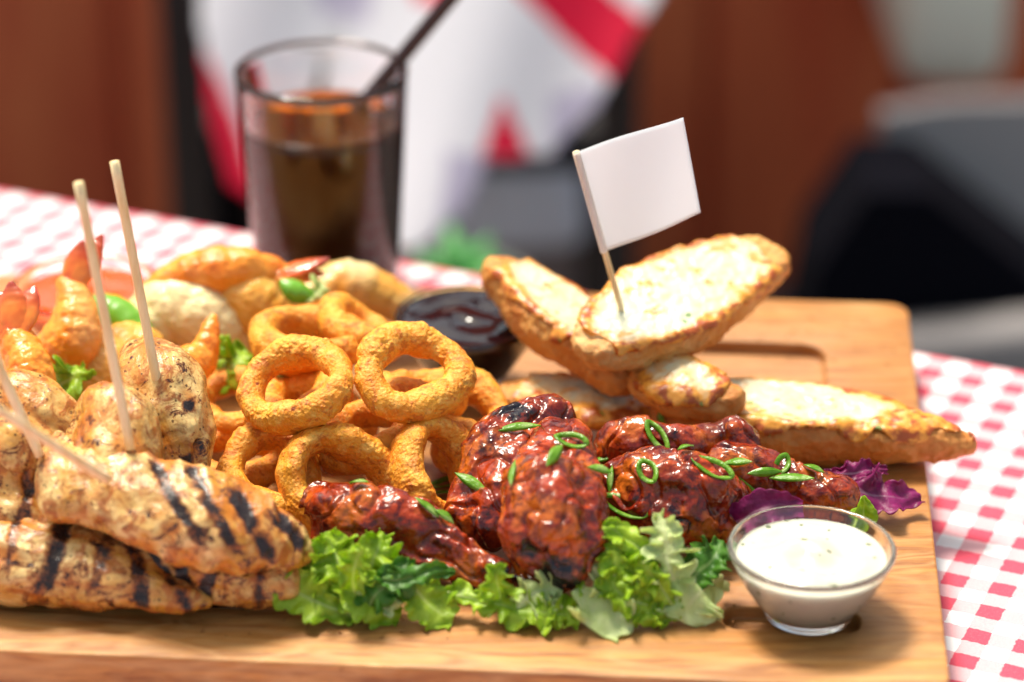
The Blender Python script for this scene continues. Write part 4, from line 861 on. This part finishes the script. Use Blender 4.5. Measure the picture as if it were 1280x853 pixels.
# ---- spring onion slices, laid on whatever is under them
def scallion(u, v, L, W_, ang, label, kind='loop', lift=.10, tilt=0.):
    q, n_ = hit(u, v); n_ = unit(n_+np.array([0, -.35, .35])); x = unit(RT-n_*(RT@n_)); y = np.cross(n_, x); a = math.radians(ang); d = x*math.cos(a)+y*math.sin(a); s_ = np.cross(n_, d)
    d = unit(d+n_*tilt); q = q+n_*lift; k = 30
    if kind == 'loop':
        th = np.linspace(0, 2*np.pi, k, endpoint=False); V = []
        hw, t_ = .095, .02; L *= .88
        for i in th:
            c_ = q+d*(L/2*math.cos(i))+s_*(W_/2*math.sin(i)*abs(math.sin(i))**.5)+n_*(.05*math.sin(2*i)+.06*math.cos(i)); o_ = unit(d*(math.cos(i)/L)+s_*(math.sin(i)/W_))
            b_ = unit(n_*.55+o_*1.0)
            for aa, bb in ((-1, -1), (1, -1), (1, 1), (-1, 1)): V.append(c_+b_*hw*aa+np.cross(b_, unit(np.cross(o_, n_)))*t_*bb)
        F = [(i*4+j, i*4+(j+1) % 4, ((i+1) % k)*4+(j+1) % 4, ((i+1) % k)*4+j) for i in range(k) for j in range(4)]
        V = np.array(V); F = np.array(F)
    else:
        V = []; k = 16
        for i in range(k+1):
            t_ = i/k; w_ = W_/2*max(.04, math.sin(math.pi*t_))**.8; c_ = q+d*(L*(t_-.5))+n_*(.10*math.sin(3*t_))
            tw = .35*math.sin(2.2*t_+u); s2 = s_*math.cos(tw)+n_*math.sin(tw); V += [c_-s2*w_, c_+n_*.03-s2*w_*.3, c_-n_*.012+s2*w_*.35, c_+s2*w_, c_-n_*.035]
        F = [(i*5+j, i*5+(j+1) % 5, (i+1)*5+(j+1) % 5, (i+1)*5+j) for i in range(k) for j in range(5)]
        V = np.array(V); F = np.array(F)
    rib = np.clip(noise(V*2, int(u))*1.2, 0, .6)
    o = mesh_obj('spring_onion_slice', V, F, MAT['scallion'], attrs={'rib': rib, 'edge': rib*0})
    return tag(o, label, 'spring onion', 'spring onion slices scattered on the wings')
for a in [
    (648, 538, 1.6, .32, 6, 'flat spring onion slice at the top of the dark leaning wing', 'flat'),
    (692, 572, 1.15, .42, 62, 'spring onion slice pointing down the tall wing', 'flat'),
    (714, 552, 1.25, .45, -18, 'open spring onion loop near the top of the tall wing', 'loop'),
    (643, 594, 1.25, .28, 82, 'dark spring onion sliver wedged between the two upright wings', 'flat'),
    (590, 606, 1.5, .40, -38, 'spring onion slice drooping over the leaning wing', 'flat'),
    (556, 606, 1.7, .34, 16, 'long spring onion slice beside the onion ring', 'loop'),
    (551, 620, 1.2, .26, 4, 'thin spring onion strip under the long slice', 'flat'),
    (532, 636, 1.1, .38, -35, 'bright spring onion slice behind the front wing', 'flat'),
    (554, 648, .8, .3, -30, 'small spring onion slice low behind the front wing', 'flat'),
    (450, 606, .7, .28, -12, 'tiny spring onion scrap on the front wing', 'flat'),
    (822, 546, 1.5, .42, -58, 'spring onion loop hanging over the charred wing', 'loop'),
    (829, 523, .5, .32, -60, 'tiny spring onion piece at the foot of the garlic bread', 'flat'),
    (857, 563, .6, .26, 18, 'small spring onion piece right of the charred patch', 'flat'),
    (810, 590, 1.05, .55, -62, 'oval spring onion loop on the middle of the broad red wing', 'loop'),
    (752, 577, .8, .26, 4, 'dark spring onion slice in the gap beside the tall wing', 'flat'),
    (748, 590, .9, .3, -4, 'pale spring onion slice in the gap beside the tall wing', 'flat'),
    (765, 602, 1.1, .28, 84, 'upright spring onion sliver left of the broad red wing', 'flat'),
    (779, 634, 2.0, .62, -30, 'large spring onion loop above the frilly lettuce', 'loop'),
    (890, 586, 1.7, .55, -28, 'large spring onion loop on the right of the broad red wing', 'loop'),
    (922, 580, 1.1, .34, -4, 'spring onion slice where the two right wings meet', 'flat'),
    (955, 592, 1.3, .34, 6, 'spring onion slice on the left of the rightmost wing', 'flat'),
    (990, 599, 1.6, .38, -4, 'spring onion slice lying along the rightmost wing', 'flat'),
    (978, 582, .8, .4, 65, 'thin upright spring onion curl on the rightmost wing', 'loop'),
    (1016, 588, .8, .3, -20, 'spring onion scrap behind the rightmost wing', 'flat'),
    (938, 608, 1.2, .22, -45, 'thin spring onion strip left on the rightmost wing', 'flat')]:
    scallion(*a)

# ---- dark juices on the board and crumbs
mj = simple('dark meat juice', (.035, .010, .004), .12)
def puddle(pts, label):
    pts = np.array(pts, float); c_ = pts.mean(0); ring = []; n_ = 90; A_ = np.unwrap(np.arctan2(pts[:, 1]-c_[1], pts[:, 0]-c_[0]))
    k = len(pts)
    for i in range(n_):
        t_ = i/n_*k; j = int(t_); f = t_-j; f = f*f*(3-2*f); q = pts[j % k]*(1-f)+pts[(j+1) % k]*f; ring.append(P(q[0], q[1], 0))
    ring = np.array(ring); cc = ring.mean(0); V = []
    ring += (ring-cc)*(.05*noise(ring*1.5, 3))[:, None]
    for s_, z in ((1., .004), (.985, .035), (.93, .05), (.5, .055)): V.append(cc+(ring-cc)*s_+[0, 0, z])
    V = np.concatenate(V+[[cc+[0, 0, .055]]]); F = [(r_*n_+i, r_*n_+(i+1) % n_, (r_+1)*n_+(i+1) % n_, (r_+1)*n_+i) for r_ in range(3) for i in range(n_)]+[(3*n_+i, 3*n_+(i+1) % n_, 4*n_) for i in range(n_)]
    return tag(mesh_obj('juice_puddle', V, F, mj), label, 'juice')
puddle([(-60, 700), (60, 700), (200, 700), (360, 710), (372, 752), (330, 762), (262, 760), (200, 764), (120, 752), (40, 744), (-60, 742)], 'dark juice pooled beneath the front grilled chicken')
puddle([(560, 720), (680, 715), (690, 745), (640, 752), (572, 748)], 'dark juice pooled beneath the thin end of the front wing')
rs = np.random.RandomState(5); V = []; F = []
for k in range(210):
    u, v = [(rs.uniform(240, 560), rs.uniform(745, 800)), (rs.uniform(560, 1100), rs.uniform(560, 800)), (rs.uniform(880, 1130), rs.uniform(390, 460))][k % 3]; q = P(u, v, 0.0); r_ = rs.uniform(.02, .075); b0 = len(V)
    for dx, dy, dz in ((1, 0, .3), (-1, 0, .3), (0, 1, .3), (0, -1, .3), (0, 0, 1.1), (0, 0, .01)): V.append(q+np.array([dx, dy, dz])*r_*rs.uniform(.7, 1.3))
    for f in ((0, 2, 4), (2, 1, 4), (1, 3, 4), (3, 0, 4), (2, 0, 5), (1, 2, 5), (3, 1, 5), (0, 3, 5)): F.append(tuple(b0+i for i in f))
tag(mesh_obj('crumbs', np.array(V), F, simple('crumb', (.30, .12, .03), .7)), 'tiny brown crumbs scattered on the board', 'crumbs', None, 'stuff')
for o in bpy.data.objects:
    if '_o' in o: del o['_o']
